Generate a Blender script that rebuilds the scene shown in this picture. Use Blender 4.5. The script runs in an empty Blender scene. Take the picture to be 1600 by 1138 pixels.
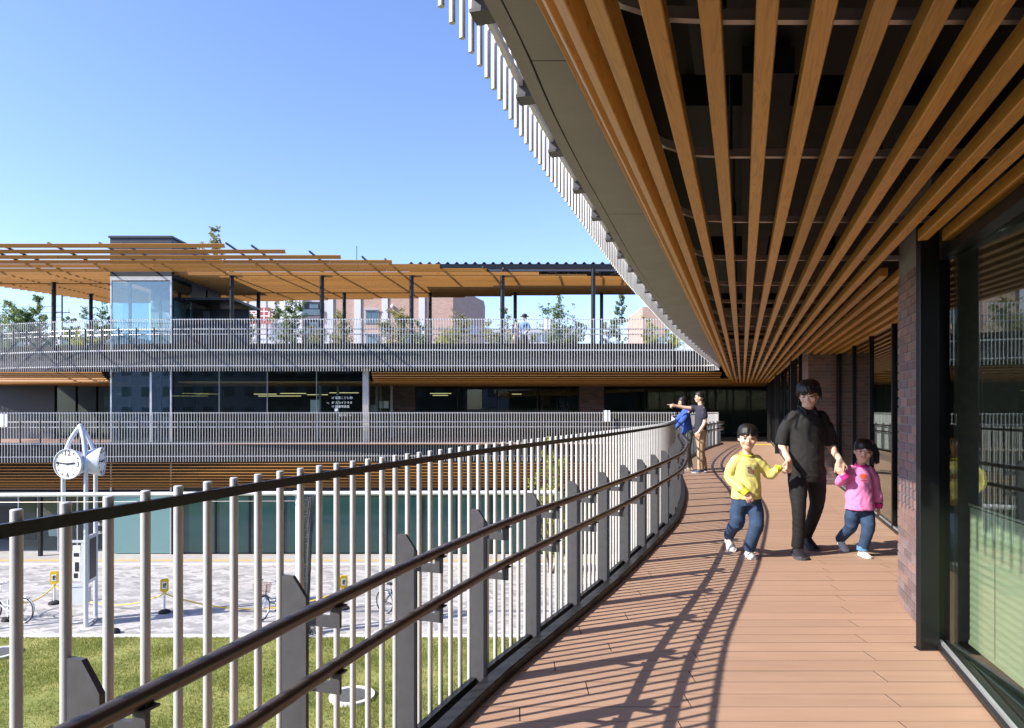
import bpy, bmesh, math, random
import numpy as np
from mathutils import Vector, Matrix, noise as mnoise

random.seed(7)
R = math.radians
scene = bpy.context.scene
COL = scene.collection

# ------------------------------------------------------------------ camera, sky, sun, exposure
F = 1067.0                       # focal length in photograph pixels
EYE = 1.45
HZ = 636.0                       # horizon row
cam_d = bpy.data.cameras.new('camera')
cam = bpy.data.objects.new('camera', cam_d)
COL.objects.link(cam)
cam.location = (0, 0, EYE)
cam.rotation_euler = (R(90), 0, 0)
cam_d.sensor_width = 36
cam_d.lens = 36 * F / 1600
cam_d.shift_y = (HZ - 569) / 1600
cam_d.clip_start = 0.05
cam_d.clip_end = 3000
scene.camera = cam

SUN_EL = R(36)
SH = Vector((0.924, 0.383, 0)).normalized()          # where shadows fall
world = bpy.data.worlds.new('World')
scene.world = world
world.use_nodes = True
wn = world.node_tree
sky_n = wn.nodes.new('ShaderNodeTexSky')
sky_n.sky_type = 'NISHITA'
sky_n.sun_disc = False
sky_n.sun_elevation = SUN_EL
sky_n.sun_rotation = math.atan2(-SH.x, -SH.y)
sky_n.altitude = 0
sky_n.air_density = 1.0
sky_n.dust_density = 0.6
sky_n.ozone_density = 3.5
wbm = wn.nodes.new('ShaderNodeVectorMath')          # white balance of the sky as a whole
wbm.operation = 'MULTIPLY'
wbm.inputs[1].default_value = (1.03, 1.01, 1.20)
wn.links.new(sky_n.outputs[0], wbm.inputs[0])
wn.links.new(wbm.outputs[0], wn.nodes['Background'].inputs['Color'])
wn.nodes['Background'].inputs['Strength'].default_value = 0.15
sun_d = bpy.data.lights.new('sun', 'SUN')
sun_d.energy = 4.9
sun_d.angle = R(0.5)
sun_d.color = (1.0, 0.93, 0.82)
sun = bpy.data.objects.new('sun', sun_d)
COL.objects.link(sun)
ldir = Vector((SH.x * math.cos(SUN_EL), SH.y * math.cos(SUN_EL), -math.sin(SUN_EL)))
sun.rotation_euler = ldir.to_track_quat('-Z', 'Y').to_euler()
sun.location = (-20, -10, 25)
vs = scene.view_settings
vs.view_transform = 'Standard'
vs.look = 'None'
vs.exposure = 0.85
vs.gamma = 1.0
try:
    scene.cycles.max_bounces = 8
    scene.cycles.transparent_max_bounces = 24
    scene.cycles.use_denoising = True
except Exception:
    pass


def at(px, py, Y):
    """a photograph pixel at distance Y -> world X, Z"""
    return (px - 800) / F * Y, EYE - (py - HZ) / F * Y


def gx(px, Y):
    return (px - 800) / F * Y


# ------------------------------------------------------------------ materials
MATS = {}


def mat(name, col, rough=0.6, metal=0.0, spec=0.5, var=0.0, vscale=4.0, bump=0.0, bscale=60.0, rnd=0.0, stretch=None, emit=None, coat=0.0):
    m = bpy.data.materials.new(name)
    m.use_nodes = True
    nt = m.node_tree
    b = nt.nodes['Principled BSDF']
    b.inputs['Base Color'].default_value = (*col, 1)
    b.inputs['Roughness'].default_value = rough
    b.inputs['Metallic'].default_value = metal
    b.inputs['Specular IOR Level'].default_value = spec
    if coat:
        b.inputs['Coat Weight'].default_value = coat
    if emit:
        b.inputs['Emission Color'].default_value = (*emit[0], 1)
        b.inputs['Emission Strength'].default_value = emit[1]
    tc = None
    last = None
    if var or bump or rnd:
        tc = nt.nodes.new('ShaderNodeTexCoord')
        mp = nt.nodes.new('ShaderNodeMapping')
        nt.links.new(tc.outputs['Object'], mp.inputs['Vector'])
        if stretch:
            mp.inputs['Scale'].default_value = stretch
        oi = nt.nodes.new('ShaderNodeObjectInfo')
        if rnd:
            sc_ = nt.nodes.new('ShaderNodeVectorMath')
            sc_.operation = 'SCALE'
            cmb = nt.nodes.new('ShaderNodeCombineXYZ')
            for i in range(3):
                nt.links.new(oi.outputs['Random'], cmb.inputs[i])
            nt.links.new(cmb.outputs[0], sc_.inputs[0])
            sc_.inputs['Scale'].default_value = 37.0
            nt.links.new(sc_.outputs[0], mp.inputs['Location'])
        if var or rnd:
            n = nt.nodes.new('ShaderNodeTexNoise')
            n.inputs['Scale'].default_value = vscale
            n.inputs['Detail'].default_value = 6
            n.inputs['Roughness'].default_value = 0.62
            nt.links.new(mp.outputs[0], n.inputs['Vector'])
            mr = nt.nodes.new('ShaderNodeMapRange')
            mr.inputs['From Min'].default_value = 0.3
            mr.inputs['From Max'].default_value = 0.7
            mr.inputs['To Min'].default_value = 1 - var
            mr.inputs['To Max'].default_value = 1 + var
            nt.links.new(n.outputs[0], mr.inputs['Value'])
            val = mr.outputs[0]
            if rnd:
                m2 = nt.nodes.new('ShaderNodeMapRange')
                m2.inputs['To Min'].default_value = 1 - rnd
                m2.inputs['To Max'].default_value = 1 + rnd
                nt.links.new(oi.outputs['Random'], m2.inputs['Value'])
                mu = nt.nodes.new('ShaderNodeMath')
                mu.operation = 'MULTIPLY'
                nt.links.new(val, mu.inputs[0])
                nt.links.new(m2.outputs[0], mu.inputs[1])
                val = mu.outputs[0]
            vm = nt.nodes.new('ShaderNodeVectorMath')
            vm.operation = 'SCALE'
            vm.inputs[0].default_value = col
            nt.links.new(val, vm.inputs['Scale'])
            nt.links.new(vm.outputs[0], b.inputs['Base Color'])
            rr = nt.nodes.new('ShaderNodeMapRange')
            rr.inputs['To Min'].default_value = max(0.05, rough - 0.1)
            rr.inputs['To Max'].default_value = min(1.0, rough + 0.1)
            nt.links.new(n.outputs[0], rr.inputs['Value'])
            nt.links.new(rr.outputs[0], b.inputs['Roughness'])
        if bump:
            n2 = nt.nodes.new('ShaderNodeTexNoise')
            n2.inputs['Scale'].default_value = bscale
            n2.inputs['Detail'].default_value = 4
            nt.links.new(mp.outputs[0], n2.inputs['Vector'])
            bp = nt.nodes.new('ShaderNodeBump')
            bp.inputs['Strength'].default_value = bump
            bp.inputs['Distance'].default_value = 0.004
            nt.links.new(n2.outputs[0], bp.inputs['Height'])
            nt.links.new(bp.outputs[0], b.inputs['Normal'])
    MATS[name] = m
    return m


def wood(name, c1, c2, rough=0.45, axis_scale=(14, 0.9, 14), rnd=0.12):
    """printed wood grain running along local Y"""
    m = bpy.data.materials.new(name)
    m.use_nodes = True
    nt = m.node_tree
    b = nt.nodes['Principled BSDF']
    b.inputs['Roughness'].default_value = rough
    tc = nt.nodes.new('ShaderNodeTexCoord')
    oi = nt.nodes.new('ShaderNodeObjectInfo')
    cmb = nt.nodes.new('ShaderNodeCombineXYZ')
    for i in range(3):
        nt.links.new(oi.outputs['Random'], cmb.inputs[i])
    off = nt.nodes.new('ShaderNodeVectorMath')
    off.operation = 'SCALE'
    off.inputs['Scale'].default_value = 53.0
    nt.links.new(cmb.outputs[0], off.inputs[0])
    mp = nt.nodes.new('ShaderNodeMapping')
    mp.inputs['Scale'].default_value = axis_scale
    nt.links.new(tc.outputs['Object'], mp.inputs['Vector'])
    nt.links.new(off.outputs[0], mp.inputs['Location'])
    n = nt.nodes.new('ShaderNodeTexNoise')
    n.inputs['Scale'].default_value = 1.6
    n.inputs['Detail'].default_value = 2
    n.inputs['Distortion'].default_value = 0.6
    nt.links.new(mp.outputs[0], n.inputs['Vector'])
    # contour lines of a smooth noise read as cathedral grain
    mu = nt.nodes.new('ShaderNodeMath'); mu.operation = 'MULTIPLY'; mu.inputs[1].default_value = 62
    nt.links.new(n.outputs[0], mu.inputs[0])
    si = nt.nodes.new('ShaderNodeMath'); si.operation = 'SINE'
    nt.links.new(mu.outputs[0], si.inputs[0])
    pw = nt.nodes.new('ShaderNodeMapRange')
    pw.inputs['From Min'].default_value = 0.35
    pw.inputs['From Max'].default_value = 1.0
    nt.links.new(si.outputs[0], pw.inputs['Value'])
    n3 = nt.nodes.new('ShaderNodeTexNoise')
    n3.inputs['Scale'].default_value = 9
    n3.inputs['Detail'].default_value = 5
    nt.links.new(mp.outputs[0], n3.inputs['Vector'])
    ad = nt.nodes.new('ShaderNodeMath'); ad.operation = 'MULTIPLY_ADD'; ad.inputs[1].default_value = 0.42
    nt.links.new(pw.outputs[0], ad.inputs[0])
    ml = nt.nodes.new('ShaderNodeMath'); ml.operation = 'MULTIPLY'; ml.inputs[1].default_value = 0.55
    nt.links.new(n3.outputs[0], ml.inputs[0])
    nt.links.new(ml.outputs[0], ad.inputs[2])
    cr = nt.nodes.new('ShaderNodeMix')
    cr.data_type = 'RGBA'
    cr.inputs['A'].default_value = (*c1, 1)
    cr.inputs['B'].default_value = (*c2, 1)
    nt.links.new(ad.outputs[0], cr.inputs['Factor'])
    m2 = nt.nodes.new('ShaderNodeMapRange')
    m2.inputs['To Min'].default_value = 1 - rnd
    m2.inputs['To Max'].default_value = 1 + rnd
    nt.links.new(oi.outputs['Random'], m2.inputs['Value'])
    vm = nt.nodes.new('ShaderNodeVectorMath'); vm.operation = 'SCALE'
    nt.links.new(cr.outputs['Result'], vm.inputs[0])
    nt.links.new(m2.outputs[0], vm.inputs['Scale'])
    nt.links.new(vm.outputs[0], b.inputs['Base Color'])
    MATS[name] = m
    return m


def glass(name, tint=(0.75, 0.85, 0.82), f0=0.06, rough=0.0, wob=0.02):
    m = bpy.data.materials.new(name)
    m.use_nodes = True
    nt = m.node_tree
    nt.nodes.remove(nt.nodes['Principled BSDF'])
    out = nt.nodes['Material Output']
    tr = nt.nodes.new('ShaderNodeBsdfTransparent')
    tr.inputs[0].default_value = (*tint, 1)
    gl = nt.nodes.new('ShaderNodeBsdfGlossy')
    gl.inputs['Roughness'].default_value = rough
    gl.inputs['Color'].default_value = (0.95, 1.0, 0.98, 1)
    lw = nt.nodes.new('ShaderNodeLayerWeight')
    lw.inputs['Blend'].default_value = 0.5
    pw = nt.nodes.new('ShaderNodeMath'); pw.operation = 'POWER'; pw.inputs[1].default_value = 5
    nt.links.new(lw.outputs['Facing'], pw.inputs[0])
    ma = nt.nodes.new('ShaderNodeMath'); ma.operation = 'MULTIPLY_ADD'
    ma.inputs[1].default_value = 1 - f0
    ma.inputs[2].default_value = f0
    nt.links.new(pw.outputs[0], ma.inputs[0])
    mx = nt.nodes.new('ShaderNodeMixShader')
    nt.links.new(ma.outputs[0], mx.inputs[0])
    nt.links.new(tr.outputs[0], mx.inputs[1])
    nt.links.new(gl.outputs[0], mx.inputs[2])
    nt.links.new(mx.outputs[0], out.inputs['Surface'])
    if wob:
        tc = nt.nodes.new('ShaderNodeTexCoord')
        n = nt.nodes.new('ShaderNodeTexNoise'); n.inputs['Scale'].default_value = 0.7
        nt.links.new(tc.outputs['Object'], n.inputs['Vector'])
        bp = nt.nodes.new('ShaderNodeBump')
        bp.inputs['Strength'].default_value = wob
        bp.inputs['Distance'].default_value = 0.05
        nt.links.new(n.outputs[0], bp.inputs['Height'])
        nt.links.new(bp.outputs[0], gl.inputs['Normal'])
    MATS[name] = m
    return m


mat('baluster', (0.60, 0.595, 0.585), 0.42, 0.25, var=0.05, vscale=9, bump=0.05, bscale=120)
mat('post_grey', (0.062, 0.062, 0.070), 0.5, 0.0, var=0.12, vscale=14, bump=0.12, bscale=90)
mat('post_far', (0.06, 0.06, 0.065), 0.5)
mat('bronze', (0.115, 0.088, 0.076), 0.3, 0.6, var=0.03, vscale=6)
mat('black_rail', (0.016, 0.015, 0.016), 0.4, 0.2)
mat('black_metal', (0.010, 0.010, 0.011), 0.38, 0.2, var=0.2, vscale=5, bump=0.05)
mat('kerb_metal', (0.014, 0.014, 0.015), 0.45, 0.15, var=0.25, vscale=10)
mat('silver', (0.55, 0.56, 0.58), 0.35, 0.6, var=0.05)
mat('white_paint', (0.75, 0.76, 0.78), 0.4, var=0.05, vscale=6)
mat('clock_paint', (0.62, 0.65, 0.72), 0.35, 0.15, var=0.04)
mat('soffit_panel', (0.255, 0.25, 0.29), 0.7, var=0.10, vscale=3, bump=0.05, bscale=30)
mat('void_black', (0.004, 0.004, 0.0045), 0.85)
mat('duct_dark', (0.005, 0.005, 0.005), 0.7, var=0.2, vscale=3)
mat('hanger', (0.48, 0.44, 0.41), 0.4, 0.5, var=0.1)
mat('concrete', (0.36, 0.345, 0.32), 0.85, var=0.14, vscale=2.5, bump=0.2, bscale=25)
mat('pave_plain', (0.40, 0.38, 0.36), 0.85, var=0.1, vscale=2.0, bump=0.15, bscale=30)
mat('kerb_white', (0.62, 0.61, 0.59), 0.8, var=0.08, vscale=3)
mat('tactile', (0.55, 0.40, 0.14), 0.8, var=0.1, vscale=6)
mat('tactile_yellow', (0.80, 0.58, 0.03), 0.6, var=0.08)
mat('panel_dark', (0.035, 0.04, 0.05), 0.45, 0.3, var=0.08, vscale=1.2)
mat('fascia_dark', (0.013, 0.013, 0.015), 0.55, 0.1, var=0.12, vscale=1.5)
mat('fascia_grey', (0.038, 0.038, 0.043), 0.6, var=0.1, vscale=1.5)
mat('mortar', (0.25, 0.225, 0.21), 0.9, var=0.15, vscale=20, bump=0.3, bscale=150)
mat('brick', (0.222, 0.136, 0.118), 0.8, var=0.16, vscale=25, rnd=0.22, bump=0.3, bscale=140)
mat('brick_grey', (0.185, 0.132, 0.128), 0.8, var=0.16, vscale=25, rnd=0.22, bump=0.3, bscale=140)
mat('interior', (0.09, 0.084, 0.08), 0.8, var=0.2, vscale=0.8)
mat('interior_green', (0.16, 0.24, 0.22), 0.7, var=0.2, vscale=0.6)
mat('interior_floor', (0.12, 0.10, 0.085), 0.5)
mat('blind', (0.40, 0.40, 0.305), 0.85, var=0.05, vscale=6)
mat('roof_steel', (0.09, 0.105, 0.13), 0.45, 0.4, var=0.1, vscale=2)
mat('tyre', (0.018, 0.018, 0.018), 0.8)
mat('yellow', (0.80, 0.52, 0.01), 0.5)
mat('ink', (0.012, 0.012, 0.014), 0.6)
mat('sign_white', (0.80, 0.80, 0.79), 0.55)
mat('red', (0.55, 0.03, 0.025), 0.5)
mat('red_board', (0.42, 0.075, 0.08), 0.6, var=0.08, vscale=1)
mat('blue_paint', (0.10, 0.24, 0.36), 0.4)
mat('leather', (0.20, 0.075, 0.045), 0.5)
mat('lamp_yellow', (0.8, 0.7, 0.3), 0.5, emit=((1.0, 0.82, 0.40), 0.5))
mat('net', (0.13, 0.14, 0.145), 0.9)
mat('soil', (0.035, 0.028, 0.02), 0.95, var=0.3, vscale=8)
mat('stone', (0.20, 0.19, 0.18), 0.9, var=0.2, vscale=4)
mat('wall_white', (0.62, 0.63, 0.66), 0.8, var=0.06, vscale=0.4)
mat('wall_pale', (0.48, 0.50, 0.55), 0.8, var=0.06, vscale=0.4)
mat('pane_far', (0.10, 0.16, 0.20), 0.12, var=0.2, vscale=0.6)
mat('manhole', (0.10, 0.10, 0.11), 0.7, var=0.3, vscale=40)
mat('bark', (0.09, 0.065, 0.045), 0.9, var=0.3, vscale=12)
mat('teal_dark', (0.009, 0.047, 0.05), 0.04, var=0.12, vscale=0.5, spec=0.8)
mat('teal_film', (0.14, 0.26, 0.265), 0.18, var=0.04, vscale=0.6, spec=0.6)
mat('dark_ground', (0.045, 0.045, 0.05), 0.85, var=0.2, vscale=2)
wood('slat', (0.60, 0.30, 0.062), (0.36, 0.165, 0.030), 0.40)
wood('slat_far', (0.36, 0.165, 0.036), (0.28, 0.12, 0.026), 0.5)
wood('fin', (0.44, 0.195, 0.038), (0.35, 0.15, 0.028), 0.55)
glass('glass_near', (0.84, 0.92, 0.86), 0.055)
glass('glass_far', (0.78, 0.86, 0.84), 0.03)
glass('glass_teal', (0.42, 0.66, 0.64), 0.10, wob=0.03)
glass('glass_lift', (0.70, 0.84, 0.86), 0.13)


def leaf_mat(name, c1, c2):
    m = bpy.data.materials.new(name)
    m.use_nodes = True
    nt = m.node_tree
    b = nt.nodes['Principled BSDF']
    g = nt.nodes.new('ShaderNodeNewGeometry')
    mx = nt.nodes.new('ShaderNodeMix'); mx.data_type = 'RGBA'
    mx.inputs['A'].default_value = (*c1, 1)
    mx.inputs['B'].default_value = (*c2, 1)
    nt.links.new(g.outputs['Random Per Island'], mx.inputs['Factor'])
    nt.links.new(mx.outputs['Result'], b.inputs['Base Color'])
    b.inputs['Roughness'].default_value = 0.5
    tr = nt.nodes.new('ShaderNodeBsdfTranslucent')
    nt.links.new(mx.outputs['Result'], tr.inputs[0])
    ms = nt.nodes.new('ShaderNodeMixShader'); ms.inputs[0].default_value = 0.5
    nt.links.new(b.outputs[0], ms.inputs[1]); nt.links.new(tr.outputs[0], ms.inputs[2])
    nt.links.new(ms.outputs[0], nt.nodes['Material Output'].inputs['Surface'])
    MATS[name] = m


leaf_mat('leaf_green', (0.10, 0.175, 0.045), (0.29, 0.37, 0.12))
leaf_mat('leaf_yellow', (0.27, 0.32, 0.03), (0.55, 0.55, 0.08))
leaf_mat('leaf_mixed', (0.15, 0.19, 0.055), (0.48, 0.44, 0.16))
leaf_mat('grass_blade', (0.12, 0.175, 0.025), (0.31, 0.32, 0.08))


def deck_mat():
    m = mat('deck', (0.365, 0.228, 0.155), 0.75, var=0.075, vscale=4, rnd=0.05, stretch=(0.5, 6, 6), bump=0.10, bscale=40)
    return m


deck_mat()
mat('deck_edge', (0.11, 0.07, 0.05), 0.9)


def paving_mat():
    """wave-edged interlocking pavers in greys and off-white"""
    m = bpy.data.materials.new('paving')
    m.use_nodes = True
    nt = m.node_tree
    b = nt.nodes['Principled BSDF']
    b.inputs['Roughness'].default_value = 0.85
    tc = nt.nodes.new('ShaderNodeTexCoord')
    sx = nt.nodes.new('ShaderNodeSeparateXYZ')
    nt.links.new(tc.outputs['Object'], sx.inputs[0])
    s1 = nt.nodes.new('ShaderNodeMath'); s1.operation = 'MULTIPLY'; s1.inputs[1].default_value = 2 * math.pi / 0.55
    nt.links.new(sx.outputs['X'], s1.inputs[0])
    s2 = nt.nodes.new('ShaderNodeMath'); s2.operation = 'SINE'
    nt.links.new(s1.outputs[0], s2.inputs[0])
    s3 = nt.nodes.new('ShaderNodeMath'); s3.operation = 'MULTIPLY_ADD'; s3.inputs[1].default_value = 0.075
    nt.links.new(s2.outputs[0], s3.inputs[0]); nt.links.new(sx.outputs['Y'], s3.inputs[2])
    cb = nt.nodes.new('ShaderNodeCombineXYZ')
    nt.links.new(sx.outputs['X'], cb.inputs[0]); nt.links.new(s3.outputs[0], cb.inputs[1])
    br = nt.nodes.new('ShaderNodeTexBrick')
    br.inputs['Scale'].default_value = 1.0
    br.inputs['Brick Width'].default_value = 0.46
    br.inputs['Row Height'].default_value = 0.19
    br.inputs['Mortar Size'].default_value = 0.012
    br.inputs['Color1'].default_value = (0.175, 0.172, 0.175, 1)
    br.inputs['Color2'].default_value = (0.48, 0.46, 0.445, 1)
    br.inputs['Mortar'].default_value = (0.30, 0.29, 0.28, 1)
    br.inputs['Bias'].default_value = 0.25
    nt.links.new(cb.outputs[0], br.inputs['Vector'])
    n = nt.nodes.new('ShaderNodeTexNoise'); n.inputs['Scale'].default_value = 1.2; n.inputs['Detail'].default_value = 6
    nt.links.new(tc.outputs['Object'], n.inputs['Vector'])
    mr = nt.nodes.new('ShaderNodeMapRange'); mr.inputs['To Min'].default_value = 0.8; mr.inputs['To Max'].default_value = 1.2
    nt.links.new(n.outputs[0], mr.inputs['Value'])
    vm = nt.nodes.new('ShaderNodeVectorMath'); vm.operation = 'SCALE'
    nt.links.new(br.outputs['Color'], vm.inputs[0]); nt.links.new(mr.outputs[0], vm.inputs['Scale'])
    nt.links.new(vm.outputs[0], b.inputs['Base Color'])
    MATS['paving'] = m


paving_mat()


def grass_ground():
    m = bpy.data.materials.new('grass_ground')
    m.use_nodes = True
    nt = m.node_tree
    b = nt.nodes['Principled BSDF']
    b.inputs['Roughness'].default_value = 0.95
    tc = nt.nodes.new('ShaderNodeTexCoord')
    n = nt.nodes.new('ShaderNodeTexNoise'); n.inputs['Scale'].default_value = 0.9; n.inputs['Detail'].default_value = 9
    n.inputs['Roughness'].default_value = 0.7
    nt.links.new(tc.outputs['Object'], n.inputs['Vector'])
    cr = nt.nodes.new('ShaderNodeValToRGB')
    cr.color_ramp.elements[0].position = 0.36
    cr.color_ramp.elements[0].color = (0.15, 0.18, 0.032, 1)
    cr.color_ramp.elements[1].position = 0.66
    cr.color_ramp.elements[1].color = (0.34, 0.32, 0.10, 1)
    nt.links.new(n.outputs[0], cr.inputs[0])
    nt.links.new(cr.outputs[0], b.inputs['Base Color'])
    MATS['grass_ground'] = m


grass_ground()


def tile_wall(name, c1, c2, w, h, mortar):
    m = bpy.data.materials.new(name)
    m.use_nodes = True
    nt = m.node_tree
    b = nt.nodes['Principled BSDF']; b.inputs['Roughness'].default_value = 0.8
    tc = nt.nodes.new('ShaderNodeTexCoord')
    sx = nt.nodes.new('ShaderNodeSeparateXYZ'); nt.links.new(tc.outputs['Object'], sx.inputs[0])
    ad = nt.nodes.new('ShaderNodeMath'); ad.operation = 'ADD'
    nt.links.new(sx.outputs['X'], ad.inputs[0]); nt.links.new(sx.outputs['Y'], ad.inputs[1])
    cb = nt.nodes.new('ShaderNodeCombineXYZ')
    nt.links.new(ad.outputs[0], cb.inputs[0]); nt.links.new(sx.outputs['Z'], cb.inputs[1])
    br = nt.nodes.new('ShaderNodeTexBrick')
    br.inputs['Scale'].default_value = 1.0
    br.inputs['Brick Width'].default_value = w; br.inputs['Row Height'].default_value = h
    br.inputs['Mortar Size'].default_value = mortar
    br.inputs['Color1'].default_value = (*c1, 1); br.inputs['Color2'].default_value = (*c2, 1)
    br.inputs['Mortar'].default_value = (c1[0] * .8, c1[1] * .85, c1[2] * .9, 1)
    nt.links.new(cb.outputs[0], br.inputs['Vector'])
    nt.links.new(br.outputs['Color'], b.inputs['Base Color'])
    MATS[name] = m


tile_wall('tile_pink', (0.54, 0.36, 0.28), (0.46, 0.29, 0.225), 0.45, 0.16, 0.02)


# ------------------------------------------------------------------ mesh helpers
class MB:
    def __init__(self):
        self.v = []; self.f = []

    def add(self, v, f):
        o = len(self.v)
        self.v += [tuple(p) for p in v]
        self.f += [tuple(i + o for i in q) for q in f]
        return self

    def box(self, x0, x1, y0, y1, z0, z1):
        return self.add([(x0, y0, z0), (x1, y0, z0), (x1, y1, z0), (x0, y1, z0), (x0, y0, z1), (x1, y0, z1), (x1, y1, z1), (x0, y1, z1)],
                        [(0, 3, 2, 1), (4, 5, 6, 7), (0, 1, 5, 4), (1, 2, 6, 5), (2, 3, 7, 6), (3, 0, 4, 7)])

    def prism(self, poly, z0, z1):
        n = len(poly)
        v = [(p[0], p[1], z0) for p in poly] + [(p[0], p[1], z1) for p in poly]
        a = sum(poly[i][0] * poly[(i + 1) % n][1] - poly[(i + 1) % n][0] * poly[i][1] for i in range(n))
        f = [tuple(range(n))[::-1], tuple(range(n, 2 * n))] + [(i, (i + 1) % n, n + (i + 1) % n, n + i) for i in range(n)]
        if a < 0:
            f = [q[::-1] for q in f]
        return self.add(v, f)

    def bar(self, a, b, w, h, up=(0, 0, 1)):
        """box beam between two points"""
        a = Vector(a); b = Vector(b)
        t = (b - a).normalized()
        up = Vector(up)
        s = t.cross(up)
        if s.length < 1e-4:
            s = t.cross(Vector((1, 0, 0)))
        s.normalize()
        u = s.cross(t).normalized()
        s *= w / 2; u *= h / 2
        v = [a - s - u, a + s - u, a + s + u, a - s + u, b - s - u, b + s - u, b + s + u, b - s + u]
        return self.add(v, [(0, 1, 2, 3)[::-1], (4, 5, 6, 7)[::-1][::-1], (0, 1, 5, 4), (1, 2, 6, 5), (2, 3, 7, 6), (3, 0, 4, 7)])

    def tube(self, pts, r, n=10, caps=True, flat=1.0):
        pts = [Vector(p) for p in pts]
        if not isinstance(r, (list, tuple)):
            r = [r] * len(pts)
        v = []; prev = None
        for i, p in enumerate(pts):
            t = (pts[min(i + 1, len(pts) - 1)] - pts[max(i - 1, 0)])
            t = t.normalized() if t.length > 1e-9 else Vector((0, 0, 1))
            if prev is None:
                s = t.cross(Vector((0, 0, 1)))
                if s.length < 1e-3:
                    s = t.cross(Vector((0, 1, 0)))
                s.normalize()
            else:
                s = prev - t * prev.dot(t)
                s.normalize()
            prev = s
            u = t.cross(s)
            for k in range(n):
                a = 2 * math.pi * k / n
                v.append(p + s * (r[i] * math.cos(a)) + u * (r[i] * math.sin(a) * flat))
        f = []
        for i in range(len(pts) - 1):
            for k in range(n):
                a0 = i * n + k; a1 = i * n + (k + 1) % n
                f.append((a0, a1, a1 + n, a0 + n))
        if caps:
            f.append(tuple(range(n))[::-1])
            f.append(tuple(range((len(pts) - 1) * n, len(pts) * n)))
        return self.add(v, f)

    def sweep(self, curve, prof, z0=0.0):
        """sweep a (u,z) profile along a plan curve; curve items (x,y,nx,ny) with n the inward normal"""
        m = len(prof); v = []
        for (x, y, nx, ny) in curve:
            for (u, z) in prof:
                v.append((x + nx * u, y + ny * u, z0 + z))
        f = []
        k = len(curve)
        for i in range(k - 1):
            for j in range(m):
                a = i * m + j; b_ = i * m + (j + 1) % m
                f.append((a, b_, b_ + m, a + m))
        f.append(tuple(range(m))[::-1]); f.append(tuple(range((k - 1) * m, k * m)))
        return self.add(v, f)

    def ellipsoid(self, c, r, nu=14, nv=10, M=None):
        v = []; f = []
        for j in range(nv + 1):
            th = math.pi * j / nv
            for i in range(nu):
                ph = 2 * math.pi * i / nu
                p = Vector((r[0] * math.sin(th) * math.cos(ph), r[1] * math.sin(th) * math.sin(ph), r[2] * math.cos(th)))
                if M is not None:
                    p = M @ p
                v.append(Vector(c) + p)
        for j in range(nv):
            for i in range(nu):
                a = j * nu + i; b_ = j * nu + (i + 1) % nu
                f.append((a, a + nu, b_ + nu, b_))
        return self.add(v, f)

    def mesh(self, name, smooth=False, merge=False):
        me = bpy.data.meshes.new(name)
        me.from_pydata(self.v, [], self.f)
        bm = bmesh.new(); bm.from_mesh(me)
        if merge:
            bmesh.ops.remove_doubles(bm, verts=bm.verts, dist=1e-5)
        bmesh.ops.recalc_face_normals(bm, faces=bm.faces)
        bm.to_mesh(me); bm.free()
        if smooth:
            me.shade_smooth()
            try:
                me.set_sharp_from_angle(angle=R(40))
            except Exception:
                pass
        me.update()
        return me

    def build(self, name, m, parent=None, smooth=False, loc=None, rz=0):
        return link(name, self.mesh(name, smooth), m, parent, loc, rz)


def link(name, me, m=None, parent=None, loc=None, rz=0):
    if m is not None and not me.materials:
        me.materials.append(MATS[m] if isinstance(m, str) else m)
    o = bpy.data.objects.new(name, me)
    COL.objects.link(o)
    if parent is not None:
        o.parent = parent
    if loc is not None:
        o.location = loc
    if rz:
        o.rotation_euler = (0, 0, rz)
    return o


def thing(name, label, cat, loc=(0, 0, 0), rz=0, group=None):
    o = bpy.data.objects.new(name, None)
    COL.objects.link(o)
    o.location = loc
    o.rotation_euler = (0, 0, rz)
    o.empty_display_size = 0.1
    tag(o, label, cat, group)
    return o


def tag(o, label, cat, group=None):
    o['label'] = label
    o['category'] = cat
    if group:
        o['group'] = group
    return o


def struct(o):
    o['kind'] = 'structure'
    return o


def copy_tree(o, parent=None):
    c = o.copy()
    COL.objects.link(c)
    c.parent = parent
    for ch in [k for k in KIDS.get(o, [])]:
        copy_tree(ch, c)
    return c


KIDS = {}


def catmull(pts, step=0.05):
    P = [Vector((p[0], p[1])) for p in pts]
    P = [P[0] * 2 - P[1]] + P + [P[-1] * 2 - P[-2]]
    dense = []
    for i in range(1, len(P) - 2):
        p0, p1, p2, p3 = P[i - 1:i + 3]
        n = max(4, int((p2 - p1).length / 0.02))
        t0 = 0.0
        t1 = t0 + max((p1 - p0).length, 1e-4) ** 0.5
        t2 = t1 + max((p2 - p1).length, 1e-4) ** 0.5
        t3 = t2 + max((p3 - p2).length, 1e-4) ** 0.5
        for k in range(n):
            t = t1 + (t2 - t1) * k / n
            A1 = p0 * ((t1 - t) / (t1 - t0)) + p1 * ((t - t0) / (t1 - t0))
            A2 = p1 * ((t2 - t) / (t2 - t1)) + p2 * ((t - t1) / (t2 - t1))
            A3 = p2 * ((t3 - t) / (t3 - t2)) + p3 * ((t - t2) / (t3 - t2))
            B1 = A1 * ((t2 - t) / (t2 - t0)) + A2 * ((t - t0) / (t2 - t0))
            B2 = A2 * ((t3 - t) / (t3 - t1)) + A3 * ((t - t1) / (t3 - t1))
            dense.append(B1 * ((t2 - t) / (t2 - t1)) + B2 * ((t - t1) / (t2 - t1)))
    dense.append(P[-2])
    return dense


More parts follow.
